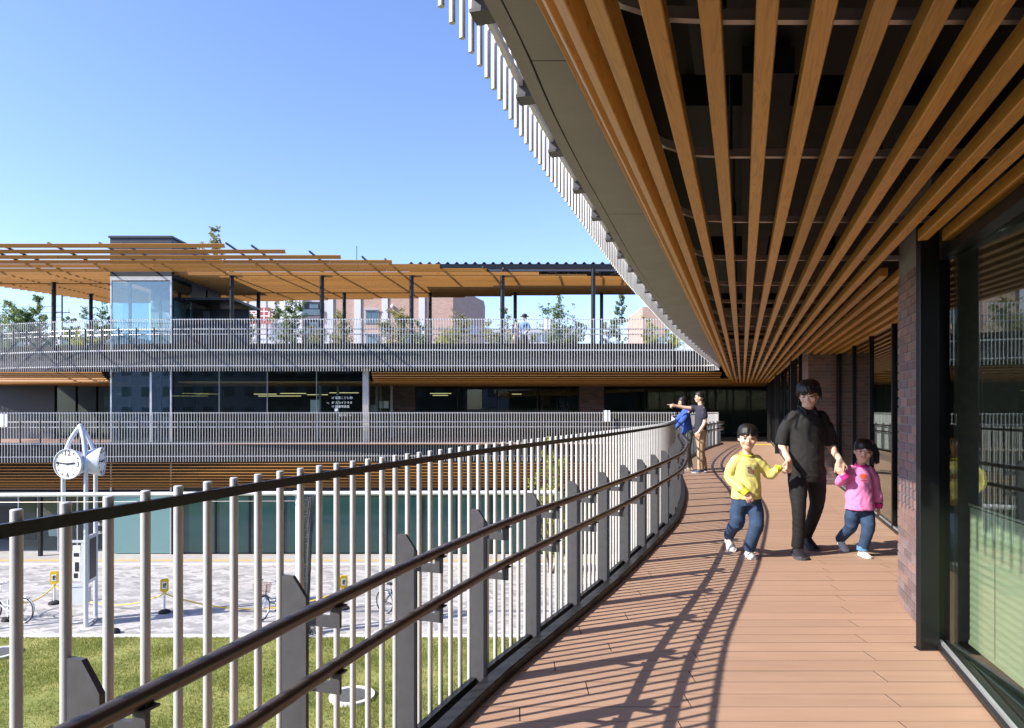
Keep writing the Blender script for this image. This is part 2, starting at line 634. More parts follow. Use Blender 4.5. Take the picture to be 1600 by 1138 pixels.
class Curve:
    def __init__(self, pts):
        d = catmull(pts)
        self.a = np.array([(p.x, p.y) for p in d])
        seg = np.hypot(*np.diff(self.a, axis=0).T)
        self.s = np.concatenate([[0], np.cumsum(seg)])
        self.L = self.s[-1]

    def p(self, s):
        return float(np.interp(s, self.s, self.a[:, 0])), float(np.interp(s, self.s, self.a[:, 1]))

    def frame(self, s):
        x, y = self.p(s)
        x0, y0 = self.p(max(0, s - 0.08)); x1, y1 = self.p(min(self.L, s + 0.08))
        tx, ty = x1 - x0, y1 - y0
        l = math.hypot(tx, ty)
        tx /= l; ty /= l
        return x, y, ty, -tx           # normal to the right of travel

    def line(self, s0, s1, step):
        n = max(2, int((s1 - s0) / step) + 1)
        return [self.frame(s0 + (s1 - s0) * i / (n - 1)) for i in range(n)]

    def nearest(self, x, y):
        i = np.argmin((self.a[:, 0] - x) ** 2 + (self.a[:, 1] - y) ** 2)
        return float(self.s[i])

    def x_at(self, Y, upto=None):
        a = self.a if upto is None else self.a[:upto]
        return float(np.interp(Y, a[:, 1], a[:, 0]))

# ================================================================== PLAN CURVES
K = 0.337                                  # the walkway's straight wall and slats: X = K*Y + c
TH = -math.atan(K)                         # their heading as a rotation about Z
CK = math.cos(TH)


def wl(c, Y):
    return (K * Y + c, Y)


C_PTS = [(-3.4, -5.2), (-2.05, -2.0), (-1.37, 0.02), (-1.14, .74), (-.905, 1.462), (-.69, 2.17), (-.442, 2.88), (-.172, 3.58), (.13, 4.25),
         (.437, 4.91), (.748, 5.6), (1.033, 6.28), (1.39, 7.15), (2.0, 8.72), (2.45, 10.2), (2.83, 11.63), (3.13, 13.0), (3.42, 14.35), (3.88, 16.2),
         (4.5, 18.1), (5.6, 21.0), (6.85, 24.0), (7.7, 25.8), (8.1, 26.6), (8.12, 27.05), (7.85, 27.35), (7.3, 27.42), (6.6, 27.42)]
CN = Curve(C_PTS)
CF = Curve([(6.6, 27.42), (0, 27.35), (-8, 27.2), (-15, 26.9), (-21, 26.5), (-27, 26.0)])
U_PTS = [(-1.9, -5.0), (-1.15, -1.5), (-.83, 0.2), (-.42, 1.85), (-.26, 2.41), (-.135, 2.86), (.005, 3.43), (.235, 4.26), (.52, 5.22), (1.13, 7.25), (2.0, 9.9), (3.02, 12.9),
         (4.9, 18.0), (6.9, 23.3), (7.6, 25.2), (7.85, 26.1), (7.65, 26.65), (7.1, 26.8), (6.4, 26.82)]
UN = Curve(U_PTS)
UF = Curve([(6.4, 26.82), (0, 26.8), (-8, 26.8), (-14, 26.9), (-18, 27.5), (-21.5, 28.6), (-27, 31.0)])

# ================================================================== GROUND
def sheet(name, x0, x1, y0, y1, z, m, nx=1, ny=1):
    v = [(x0 + (x1 - x0) * i / nx, y0 + (y1 - y0) * j / ny, 0) for j in range(ny + 1) for i in range(nx + 1)]
    f = [(j * (nx + 1) + i, j * (nx + 1) + i + 1, (j + 1) * (nx + 1) + i + 1, (j + 1) * (nx + 1) + i) for j in range(ny) for i in range(nx)]
    o = MB().add(v, f).build(name, m)
    o.location.z = z
    return struct(o)


GZ = -4.5
sheet('ground', -1500, 1500, -1500, 1500, GZ - 0.012, 'dark_ground')
sheet('lawn', -30, 9, -6, 17.62, GZ, 'grass_ground')
sheet('plaza_paving', -40, 9, 17.8, 25.7, GZ + 0.004, 'paving')
k_ = MB().box(-40, 9, 17.6, 17.8, -0.1, 0.03).build('lawn_kerb', 'kerb_white'); k_.location.z = GZ; struct(k_)
sheet('arcade_pavement', -40, 9, 25.86, 40, GZ + 0.02, 'pave_plain')
k_ = MB().box(-40, 9, 25.7, 25.86, -0.1, 0.035).build('pavement_kerb', 'kerb_white'); k_.location.z = GZ; struct(k_)
sheet('tactile_strip', -24, 9, 26.25, 26.5, GZ + 0.025, 'tactile')

# grass blades
def grass():
    rng = np.random.default_rng(3)
    n = 170000
    x = rng.uniform(-14.5, 1.5, n); y = 11.5 + (17.6 - 11.5) * rng.uniform(0, 1, n)
    dens = np.array([mnoise.noise(Vector((a * 0.9, b * 0.9, 0))) for a, b in zip(x, y)])
    keep = dens > rng.uniform(-0.9, 0.25, n)
    x = x[keep]; y = y[keep]; dens = dens[keep]; n = len(x)
    h = rng.uniform(0.025, 0.07, n) * (1 + 0.6 * np.clip(dens, 0, 1)); a = rng.uniform(0, 6.28, n); w = rng.uniform(0.003, 0.008, n)
    lx = rng.normal(0, 0.02, n); ly = rng.normal(0, 0.02, n)
    v = np.zeros((n, 3, 3))
    v[:, 0] = np.stack([x - w * np.cos(a), y - w * np.sin(a), np.zeros(n)], 1)
    v[:, 1] = np.stack([x + w * np.cos(a), y + w * np.sin(a), np.zeros(n)], 1)
    v[:, 2] = np.stack([x + lx, y + ly, h], 1)
    me = bpy.data.meshes.new('grass')
    me.vertices.add(3 * n); me.vertices.foreach_set('co', v.reshape(-1))
    me.loops.add(3 * n); me.loops.foreach_set('vertex_index', np.arange(3 * n, dtype=np.int32))
    me.polygons.add(n); me.polygons.foreach_set('loop_start', np.arange(0, 3 * n, 3, dtype=np.int32))
    me.update(calc_edges=True)
    o = link('grass', me, 'grass_blade')
    o.location.z = GZ
    o['kind'] = 'stuff'
    o['label'] = 'short patchy green grass blades on the lawn'
    o['category'] = 'grass'


grass()

# ================================================================== SLABS
def plan(curve, off, step=0.12):
    return [(x + nx * off, y + ny * off) for (x, y, nx, ny) in curve.line(0, curve.L, step)]


poly = plan(CN, 0.02) + plan(CF, 0.02)[1:] + [(-27, 41), (22, 41), (22, -5.2)]
fl = MB().prism(poly, -0.74, -0.028).build('walkway_floor', 'fascia_dark'); struct(fl)
poly = plan(UN, 0.12) + plan(UF, 0.12)[1:] + [(-27, 41), (22, 41), (22, -5.2)]
up = MB().prism(poly, 3.12, 3.66).build('upper_floor_slab', 'fascia_dark'); struct(up)
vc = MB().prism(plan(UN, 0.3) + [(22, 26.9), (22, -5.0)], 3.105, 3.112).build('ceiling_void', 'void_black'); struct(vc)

# ================================================================== DECK BOARDS
CN_FWD = int(np.argmax(CN.a[:, 1] > 26.9))


def right_c(Y):
    if Y < 4.18: return 1.22
    if Y < 5.09: return 1.17
    if Y < 12.8: return 1.82
    if Y < 14.04: return 1.24
    return 1.22


def left_x(Y):
    if Y > 27.0:
        return -26.5
    return CN.x_at(Y, CN_FWD) + 0.05


rest = MB()
pitch = 0.15
nrow = 0
Y = 0.3
while Y < 33.2:
    y0, y1 = Y + 0.002, Y + pitch - 0.002
    ym = Y + pitch / 2
    c = right_c(ym)
    L0, L1 = left_x(y0), left_x(y1)
    R0, R1 = K * y0 + c, K * y1 + c
    cuts = []
    if ym < 14:
        if nrow % 2 == 0:
            cuts = [-.27, .745]
        else:
            cuts = [-.80 if nrow % 4 == 1 else -1.05, 1.3 if 5.2 < ym < 12.7 else 9]
    else:
        cuts = [-1.0 + 2 * i + (0.9 if nrow % 2 else 0) for i in range(-14 if ym > 27 else 0, 3)]
    xs0 = [L0] + [K * y0 + q for q in cuts if L0 + .15 < K * y0 + q < R0 - .15] + [R0]
    cc = [q for q in cuts if L0 + .15 < K * y0 + q < R0 - .15]
    xs1 = [L1] + [K * y1 + q for q in cc] + [R1]
    # butt joints are square to the board
    for i in range(1, len(xs0) - 1):
        m_ = (xs0[i] + xs1[i]) / 2
        xs0[i] = xs1[i] = m_
    for i in range(len(xs0) - 1):
        g0 = 0.0028 if i > 0 else 0
        g1 = 0.0028 if i < len(xs0) - 2 else 0
        q = [(xs0[i] + g0, y0), (xs0[i + 1] - g1, y0), (xs1[i + 1] - g1, y1), (xs1[i] + g0, y1)]
        dz = random.uniform(-.0006, .0006)
        if ym < 12 and ym > 1.5:
            ox, oy = q[0]
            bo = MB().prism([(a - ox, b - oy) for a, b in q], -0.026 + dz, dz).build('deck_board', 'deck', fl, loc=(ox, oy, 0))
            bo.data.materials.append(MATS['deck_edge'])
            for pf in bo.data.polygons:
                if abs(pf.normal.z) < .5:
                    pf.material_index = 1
        else:
            rest.prism(q, -0.026 + dz, dz)
    Y += pitch
    nrow += 1
o = rest.build('deck_boards_beyond', 'deck', fl); o['kind'] = 'stuff'

# ================================================================== RAILINGS
PITCH = 0.75 / 7


def cyl_mesh(name, r, z0, z1, n=10, bev=0.0):
    m = MB()
    pts = [(0, 0, z0), (0, 0, z1)]
    rr = [r, r]
    if bev:
        pts = [(0, 0, z0), (0, 0, z1 - bev), (0, 0, z1)]; rr = [r, r, r - bev]
    m.tube(pts, rr, n)
    return m.mesh(name, True)


def ring(u, z, r, n=10):
    return [(u + r * math.cos(2 * math.pi * i / n), z + r * math.sin(2 * math.pi * i / n)) for i in range(n)]


def railing(name, label, cv, zd, off, s_post, near, far_side=False, post_mat='post_grey', hang=0.72, skirt=False):
    """off: from the curve to the middle of the post plates (inward)"""
    root = thing(name, label, 'railing', (0, 0, 0))
    n = 12 if near else 6
    bal = cyl_mesh('baluster', 0.0115, -hang, 1.245, n, 0.002 if near else 0)
    bal.materials.append(MATS['baluster'])
    post = MB()
    prof = [(-.045, -.30), (.045, -.30), (.045, .845), (-.005, .912), (-.045, .912)]
    v = [(u, -.007, z) for u, z in prof] + [(u, .007, z) for u, z in prof]
    m = len(prof)
    post.add(v, [tuple(range(m)), tuple(range(m, 2 * m))[::-1]] + [(i, (i + 1) % m, m + (i + 1) % m, m + i) for i in range(m)])
    pme = post.mesh('post'); pme.materials.append(MATS[post_mat])
    bms = []
    for zc in (.78, .575):
        b = MB()
        b.box(.044, .165, -.006, .006, zc - .018, zc + .018)
        b.box(.131, .165, -.0062, .0062, zc + .016, zc + .06)
        b.box(.120, .176, -.022, .022, zc + .048, zc + .053)
        bm_ = b.mesh('bracket'); bm_.materials.append(MATS[post_mat]); bms.append(bm_)
    s = s_post - PITCH * int(s_post / PITCH)
    i = -int(round((s_post - s) / PITCH))
    while s < cv.L - 0.02:
        x, y, nx, ny = cv.frame(s)
        o = link('baluster', bal, None, root, (x + nx * (off - .057), y + ny * (off - .057), zd))
        if i % 7 == 0:
            p = link('post', pme, None, root, (x + nx * off, y + ny * off, zd), math.atan2(ny, nx))
            for b in bms:
                q = link('bracket', b, None, p)
        s += PITCH
        i += 1
    st = 0.12 if near else 0.4
    ln = cv.line(0, cv.L, st)
    MB().sweep(ln, [(off - .0455, 1.196), (off - .031, 1.196), (off - .031, 1.223), (off - .0455, 1.223)], zd).build('top_rail', 'black_rail' if near else 'baluster', root)
    for zc in (.85, .645):
        MB().sweep(ln, ring(off + .148, zc, .0215, 12 if near else 8), zd).build('handrail', 'bronze' if near else 'silver', root, smooth=True)
    MB().sweep(ln, [(off - .044, -.02), (off - .015, -.02), (off - .015, .03), (off - .044, .03)], zd).build('bottom_rail', 'kerb_metal' if near and not skirt else 'baluster', root)
    if not skirt:
        MB().sweep(ln, [(off + .046, -.04), (off + .12, -.04), (off + .12, .045), (off + .112, .05), (off + .046, .05)], zd).build('kerb', 'kerb_metal', root)
    MB().sweep(ln, [(off - .0445, -hang + .2), (off - .022, -hang + .2), (off - .022, -hang + .235), (off - .0445, -hang + .235)], zd).build('lower_rail', 'baluster', root)
    return root


s3 = CN.nearest(-.172, 3.58)
railing('balcony_railing', 'curving grey bar railing with two bronze handrails beside the near walkway', CN, 0.0, 0.0, s3, True)
rF = railing('balcony_railing', 'middle level white bar railing along the opposite walkway, behind the clock', CF, 0.0, 0.0, 0.3, False, post_mat='post_far')
rU = railing('terrace_railing', 'white bar railing hanging from the overhead slab edge above the walkway', UN, 3.68, 0.075, UN.nearest(.005, 3.43) , True, skirt=True, hang=.83)
# bolted shoes under the overhead railing
shoe = MB(); shoe.box(-.05, .12, -.05, .05, -.70, -.685); shoe.box(-.05, .12, -.012, .0, -.685, -.55)
shm = shoe.mesh('shoe'); shm.materials.append(MATS['post_grey'])
bolt = MB(); bolt.tube([(.035, -.012, -.62), (.035, -.035, -.62)], .022, 6); bolt.tube([(.035, -.035, -.62), (.035, -.045, -.62)], .012, 8)
blm = bolt.mesh('bolt'); blm.materials.append(MATS['silver'])
s = UN.nearest(.005, 3.43)
s -= .75 * int(s / .75)
while s < UN.L - 1:
    x, y, nx, ny = UN.frame(s)
    p = link('shoe', shm, None, rU, (x + nx * .075, y + ny * .075, 3.68), math.atan2(ny, nx))
    link('bolt', blm, None, p)
    s += .75
railing('terrace_railing', 'topmost white bar railing of the opposite roof terrace', UF, 3.68, 0.075, 0.3, False, post_mat='post_far', hang=.83)

# ================================================================== SLATTED CEILING OF THE NEAR WALKWAY
soff = thing('slatted_ceiling', 'wood slatted ceiling running over the near walkway', 'ceiling', (0, 0, 0))
SL_Z = 2.43
slat_cache = {}


def slat_piece(c, z, phi, y0, y1):
    L = round((y1 - y0) / CK, 3)
    if L < 0.05:
        return
    if L not in slat_cache:
        m = MB()
        a, h, e = .0265, .062, .003
        v = []
        pr = [(-a + e, 0), (a - e, 0), (a, e), (a, h), (-a, h), (-a, e)]
        for yy in (0, L):
            v += [(px_, yy, pz_) for px_, pz_ in pr]
        n = 6
        m.add(v, [tuple(range(n)), tuple(range(n, 2 * n))[::-1]] + [(i, (i + 1) % n, n + (i + 1) % n, n + i) for i in range(n)])
        me = m.mesh('slat'); me.materials.append(MATS['slat'])
        slat_cache[L] = me
    x, y = wl(c, y0)
    o = link('slat', slat_cache[L], None, soff, (x, y, z))
    o.rotation_euler = (0, phi, TH)


def slat_run(c, z, phi, a, b):
    js = [-3.08 + 4.0 * i for i in range(9)]
    e = [a] + [j for j in js if a + .1 < j < b - .1] + [b]
    for i in range(len(e) - 1):
        slat_piece(c, z, phi, e[i] + (0.0025 if i else 0), e[i + 1] - (0.0025 if i < len(e) - 2 else 0))


for c, dz, phi in ((-.665, .34, R(76)), (-.585, .215, R(58)), (-.49, .105, R(38)), (-.37, .03, R(16))):
    slat_run(c, SL_Z + dz, phi, -3.0, 27.2)
for k in range(0, 15):
    c = -.223 + .143 * k
    if c < 1.0:
        slat_run(c, SL_Z, 0, -3.0, 27.5)
    elif c < 1.25:
        slat_run(c, SL_Z, 0, -3.0, 4.02)
        slat_run(c, SL_Z, 0, 5.12, 12.77)
        slat_run(c, SL_Z, 0, 14.1 if c > 1.1 else 12.77 + .02, 27.5) if c < 1.19 else None
    else:
        slat_run(c, SL_Z, 0, 5.12, 12.77)
# grey soffit panels between slats and slab edge
ys = [-2.0, .62, 2.92, 5.24, 7.56, 9.88, 12.2, 14.5, 16.8, 19.1, 21.4, 23.7, 25.6]
UFWD = int(np.argmax(UN.a[:, 1] > 26.0))
for i in range(len(ys) - 1):
    pts = []
    for k in range(9):
        yy = ys[i] + .004 + (ys[i + 1] - ys[i] - .008) * k / 8
        pts.append((UN.x_at(yy, UFWD) + .205, yy))
    ptr = [wl(-.70, ys[i + 1] - .004), wl(-.70, ys[i] + .004)]
    MB().prism(pts + ptr, 2.93, 2.95).build('soffit_panel', 'soffit_panel', soff)
ln = UN.line(0.2, UN.nearest(7.6, 25.6), .2)
MB().sweep(ln, [(.125, 2.94), (.185, 2.94), (.185, 3.115), (.125, 3.115)]).build('edge_trim', 'soffit_panel', soff)
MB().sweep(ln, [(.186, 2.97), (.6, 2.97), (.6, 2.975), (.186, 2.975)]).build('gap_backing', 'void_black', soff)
# cross rails carrying the slats, bent up at the outer edge
for i in range(26):
    yy = .88 + 1.04 * i
    x0 = K * yy
    path = [(x0 - .63, yy, 2.93), (x0 - .56, yy, 2.80), (x0 - .44, yy, 2.66), (x0 - .34, yy, 2.59), (x0 - .22, yy, 2.552), (x0 - .05, yy, 2.545), (x0 + (1.78 if 5.2 < yy < 12.7 else 1.16), yy, 2.545)]
    m = MB()
    v = []
    for p in path:
        for dy, dzz in ((-.012, -.014), (.012, -.014), (.012, .02), (-.012, .02)):
            v.append((p[0], p[1] + dy, p[2] + dzz))
    f = []
    for q in range(len(path) - 1):
        for j in range(4):
            f.append((q * 4 + j, q * 4 + (j + 1) % 4, q * 4 + 4 + (j + 1) % 4, q * 4 + 4 + j))
    m.add(v, f + [(0, 1, 2, 3), tuple(range(len(path) * 4 - 4, len(path) * 4))])
    o = m.build('cross_rail', 'hanger', soff)
# things dimly seen in the void
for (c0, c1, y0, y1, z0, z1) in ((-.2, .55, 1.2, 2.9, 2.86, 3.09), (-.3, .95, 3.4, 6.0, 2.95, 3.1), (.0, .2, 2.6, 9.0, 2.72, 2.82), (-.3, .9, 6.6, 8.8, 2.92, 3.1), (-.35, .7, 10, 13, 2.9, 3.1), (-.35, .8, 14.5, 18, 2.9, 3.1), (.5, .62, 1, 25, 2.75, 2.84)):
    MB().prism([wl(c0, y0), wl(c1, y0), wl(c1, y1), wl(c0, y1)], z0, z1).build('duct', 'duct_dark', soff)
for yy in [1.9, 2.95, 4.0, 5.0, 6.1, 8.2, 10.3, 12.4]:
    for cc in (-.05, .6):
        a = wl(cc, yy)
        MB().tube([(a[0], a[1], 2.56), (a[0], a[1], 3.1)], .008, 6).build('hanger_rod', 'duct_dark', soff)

# ================================================================== BRICKWORK
def brick_meshes(L, H, D):
    out = []
    for mname in ('brick', 'brick_grey', 'brick'):
        m = MB(); e = .002
        m.box(0, L, 0, D, 0, H)
        me = m.mesh('brick'); me.materials.append(MATS[mname]); out.append(me)
    return out


BR = {}


def brick_face(parent, p0, ang, length, z0, z1, H=.0525, J=.0105, Lb=.205, D=.028, proud=.008, joined=False, seed=1):
    """bricks on a face starting at p0 and running along ang; the outward side is to the right of travel"""
    rng = random.Random(seed)
    ca, sa = math.cos(ang), math.sin(ang)
    ox, oy = sa * proud, -ca * proud
    z = z0; row = 0
    big = MB()
    while z + H < z1 + .01:
        u = 0.0
        first = True
        while u < length - .02:
            L = Lb if not (first and row % 2) else (Lb - J) / 2
            L = min(L, length - u)
            first = False
            if L > .02:
                kk = round(L, 3)
                if kk not in BR:
                    BR[kk] = brick_meshes(kk, H, D)
                me = BR[kk][rng.choice((0, 0, 1, 1, 1))]
                j = rng.uniform(-.0015, .0015)
                if joined:
                    a = Matrix.Translation((p0[0] + ca * u + ox, p0[1] + sa * u + oy, z)) @ Matrix.Rotation(ang, 4, 'Z')
                    big.add([a @ v.co for v in me.vertices], [tuple(f.vertices) for f in me.polygons])
                else:
                    link('brick', me, None, parent, (p0[0] + ca * u + ox * (1 + j * 60), p0[1] + sa * u + oy * (1 + j * 60), z), ang)
            u += L + J
        z += H + J
        row += 1
    if joined:
        o = big.build('bricks_small', 'brick_grey', parent); o['kind'] = 'stuff'


AL = math.pi / 2 + TH        # heading of the wall, away from the camera
pier = thing('brick_pier', 'reddish brown brick pier behind the near black column at the right', 'pier', (0, 0, 0))
MB().prism([wl(1.168, 4.22), wl(1.168, 5.085), wl(1.9, 5.085), wl(1.9, 4.22)], 0, 2.9).build('core', 'mortar', pier)
a = wl(1.168, 5.085)
brick_face(pier, a, AL + math.pi, .865 / CK, .008, 2.42, seed=2)
a = wl(1.168, 4.22)
brick_face(pier, (a[0], a[1]), 0, .09, .008, 2.42, seed=3)
pier2 = thing('brick_pier', 'dark brick pier in the shade behind the man in black', 'pier', (0, 0, 0))
MB().prism([wl(1.238, 12.81), wl(1.238, 14.03), wl(2.2, 14.03), wl(2.2, 12.81)], 0, 3.1).build('core', 'mortar', pier2)
a = wl(1.238, 12.81)
brick_face(pier2, a, 0, .80, .008, 2.5, seed=4)
a = wl(1.238, 14.03)
brick_face(pier2, a, AL + math.pi, 1.22 / CK, .008, 2.5, joined=True, seed=5)

# ================================================================== STEEL COLUMNS
def steel_col(c, Y, label, rz=TH, ax=.066, ay=.066):
    x, y = wl(c, Y)
    t = thing('steel_column', label, 'column', (x, y, 0), rz, 'black steel columns along the walkway wall')
    m = MB(); e = .005
    m.prism([(-ax + e, -ay), (ax - e, -ay), (ax, -ay + e), (ax, ay - e), (ax - e, ay), (-ax + e, ay), (-ax, ay - e), (-ax, -ay + e)], 0.0, 2.62)
    m.build('shaft', 'black_metal', t)
    MB().box(-ax - .006, ax + .006, -ay - .006, ay + .006, 0.0015, .01).build('base_plate', 'black_metal', t)


steel_col(1.11, 4.085, 'black steel column in front of the nearest brick pier', 0, .06, .022)
steel_col(1.10, 14.6, 'black square steel column just behind the shaded brick pier')
steel_col(1.09, 21.2, 'slim black steel column to the left of the man in black, halfway along')
steel_col(1.09, 27.7, 'farthest black steel column at the end of the walkway glazing')

# ================================================================== NEAR GLAZING
def glazed(name, label, c, y0, y1, muls, zt=2.55, gm='glass_near', skew=0.0):
    t = thing(name, label, 'window wall', (0, 0, 0))
    e = [y0] + muls + [y1]
    for i in range(len(e) - 1):
        a, b = e[i] + .025, e[i + 1] - .025
        # skew angles the pane off its sill, added to push a reflection aside
        da, db = skew * (y1 - a), skew * (y1 - b)
        p = MB().prism([wl(c - .005 + da, a), wl(c - .005 + db, b), wl(c + .005 + db, b), wl(c + .005 + da, a)], .05, zt - .03).build('pane', gm, t)
    for q in e:
        MB().prism([wl(c - .035, q - .028), wl(c - .035, q + .028), wl(c + .06, q + .028), wl(c + .06, q - .028)], .0, zt).build('mullion', 'black_metal', t)
    MB().prism([wl(c - .03, y0), wl(c - .03, y1), wl(c + .05, y1), wl(c + .05, y0)], zt - .03, zt + .03).build('head_rail', 'black_metal', t)
    MB().prism([wl(c - .05, y0), wl(c - .05, y1), wl(c + .05, y1), wl(c + .05, y0)], .003, .03).build('sill', 'kerb_metal', t)
    MB().prism([wl(c - .028, y0), wl(c - .028, y1), wl(c - .012, y1), wl(c - .012, y0)], .031, .05).build('track', 'silver', t)
    return t


w1 = glazed('window_wall', 'large glass window with a pale blind at the right picture edge', 1.215, 1.0, 4.14, [], zt=2.36, skew=.097)
glazed('window_wall', 'recessed glass doors between the two brick piers, behind the girl in pink', 1.8, 5.14, 12.76, [6.6, 8.06, 9.49, 10.95, 12.55])
glazed('window_wall', 'row of dark windows far along the walkway, left of the man in black', 1.2, 14.06, 33.0, [15.6, 17.2, 18.8, 20.4, 22.0, 23.6, 25.2, 26.8, 28.4, 30.0, 31.6])
# pull handles on the window
for yy in (3.35, 3.55):
    a = wl(1.19, yy)
# blind made of thin horizontal pleats, hung behind the big window
bl = thing('pleated_blind', 'sunlit lower part of the pale green pleated blind behind the large right window', 'blind', (0, 0, 0))
bm_ = MB(); prev = None
zb = .06; k = 0
cols = [wl(1.34, -1.1), wl(1.34, 4.1)]
prof = []
while zb < .86:  # cut at the sun line; dark room stands in for the shaded upper blind
    prof.append((1.36 + (.003 if k % 2 else 0), zb)); zb += .022; k += 1
v = []; f = []
for (cc, z) in prof:
    for yy in (1.0, 1.6, 2.35, 3.5, 4.08):
        v.append((*wl(cc + .095 * (4.1 - yy), yy), z))
n5 = 5
for i in range(len(prof) - 1):
    for j in range(n5 - 1):
        f.append((i * n5 + j, i * n5 + j + 1, i * n5 + n5 + j + 1, i * n5 + n5 + j))
bm_.add(v, f)
ob = bm_.build('fabric', 'blind', bl)
so = ob.modifiers.new('thick', 'SOLIDIFY'); so.thickness = .002
MB().prism([wl(1.646, 1.0), wl(1.353, 4.08), wl(1.37, 4.08), wl(1.663, 1.0)], .862, .872).build('head_rail', 'blind', bl)  # closes the cut edge at the sun line, not a real rail
MB().prism([wl(1.646, 1.0), wl(1.353, 4.08), wl(1.37, 4.08), wl(1.663, 1.0)], .035, .058).build('bottom_bar', 'blind', bl)
for yy in (2.35, 3.1, 3.75):
    a = wl(1.354 + .095 * (4.1 - yy), yy)
    MB().tube([(a[0], a[1], .06), (a[0], a[1], .86)], .0016, 5).build('cord', 'post_grey', bl)
# room behind the walkway glazing
w = MB().prism([wl(5.2, -5), wl(5.2, 39.5), wl(5.4, 39.5), wl(5.4, -5)], -.02, 3.11).build('interior_wall', 'interior'); struct(w)
w = MB().prism([wl(1.36, -5.1), wl(5.19, -5.1), wl(5.19, -5.0), wl(1.36, -5.0)], -.02, 3.11).build('interior_wall', 'interior'); struct(w)

# yellow warning strip and door mat at the far end of the deck
x, _ = at(1195, 0, 26.2)
m = MB()
o = MB().box(-.42, .42, -.16, .16, .0015, .008).build('tactile_strip_plate', 'tactile_yellow', loc=(9.75, 26.2, 0)); tag(o, 'small yellow tactile strip on the deck near the far glass doors', 'tactile strip')

# ================================================================== OPPOSITE BUILDING: LEVEL 2
XT0, XT1 = gx(172, 27.5), gx(268, 27.5)       # lift tower
XP1 = gx(572, 27.6)                           # right end of the glass pavilion
def far_slats(name, label, rows, L_list, parent=None):
    t = thing(name, label, 'ceiling', (0, 0, 0))
    cache = {}
    for (yy, z, phi) in rows:
        for (xa, xb) in L_list(yy):
            L = round(xb - xa, 2)
            if L not in cache:
                m = MB().box(-.022, .022, 0, L, 0, .07)
                me = m.mesh('slat'); me.materials.append(MATS['slat_far']); cache[L] = me
            o = link('slat', cache[L], None, t, (xa, yy, z))
            o.rotation_euler = (0, phi, -math.pi / 2)
    return t


rows = [(27.05, 2.80, R(-78)), (27.12, 2.705, R(-66)), (27.22, 2.615, R(-54)), (27.36, 2.535, R(-40)), (27.55, 2.47, R(-22))] + [(27.78 + .16 * i, 2.43, 0) for i in range(32)]


def segs(yy):
    e = 8.3 if yy < 27.3 else K * yy + 1.1
    out = []
    out.append((-24.0, XT0 - .08))
    if yy > 27.9:
        if yy > 32.2: out.append((XT0 - .08, XP1 + .3))
        else: out.append((XT1 + .05, XP1 + .3))
    out += [(XP1 + .33, 1.6), (1.605, e)]
    return out


far_slats('slatted_ceiling', 'wood slat ceiling above the opposite middle level windows', rows, segs)
# lower fascia of slats
rows = []
for i in range(10):
    t_ = i / 9
    rows.append((27.12 + .45 * t_ ** 2.2, -.80 - 1.10 * t_, R(-88 + 70 * t_ ** 2)))


def segs2(yy):
    return [(-25.0, -12.5), (-12.495, -2.0), (-1.995, 7.0)]


lowf = far_slats('slatted_fascia', 'wood slat band below the middle level railing, above the plaza doors', rows, segs2)
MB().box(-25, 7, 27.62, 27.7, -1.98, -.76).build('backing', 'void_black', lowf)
cl = MB().box(-27, 7, 27.45, 40.9, -2.02, -1.95).build('arcade_ceiling', 'interior'); struct(cl)

W2 = 33.0
wall2 = thing('glazed_facade', 'dark glazed facade of the opposite middle level with end glass doors', 'facade', (0, 0, 0))
edges = [650, 715, 777, 840, 904]
def panes(es, Y, z0, z1, parent, gm, fm='black_metal', fw=.05):
    for i in range(len(es) - 1):
        a, b = gx(es[i], Y), gx(es[i + 1], Y)
        MB().box(a + fw / 2, b - fw / 2, Y - .006, Y + .006, z0 + .03, z1 - .03).build('pane', gm, parent)
    for e in es:
        a = gx(e, Y)
        MB().box(a - fw / 2, a + fw / 2, Y - .06, Y + .05, z0, z1).build('mullion', fm, parent)
    MB().box(gx(es[0], Y), gx(es[-1], Y), Y - .05, Y + .04, z0 - .001, z0 + .05).build('sill', fm, parent)
    MB().box(gx(es[0], Y), gx(es[-1], Y), Y - .05, Y + .04, z1 - .06, z1 + .3).build('head_rail', fm, parent)


panes(edges, W2, .01, 2.5, wall2, 'glass_far')
panes([944, 1008, 1072, 1118, 1146, 1173, 1199], W2, .01, 2.5, wall2, 'glass_far')
panes([85, 120, 152, 172], 32.9, .01, 2.5, wall2, 'glass_far')
for (a, b, lab) in ((904, 944, 'brown brick pier between the dark windows of the opposite middle level'), (590, 650, 'shaded brick pier right of the glass pavilion on the opposite middle level')):
    t = thing('brick_pier', lab, 'pier', (0, 0, 0))
    xa, xb = gx(a, W2) + .03, gx(b, W2) - .03
    MB().box(xa, xb, W2 - .1, W2 + .3, 0, 2.8).build('core', 'mortar', t)
    brick_face(t, (xa, W2 - .1), 0, xb - xa, .01, 2.6, H=.085, J=.012, Lb=.30, seed=a)
o = MB().box(-27, gx(85, 31), 31.0, 31.2, 0, 2.9).build('panel_wall', 'panel_dark'); tag(o, 'dark grey panel wall at the far left of the opposite middle level', 'wall')
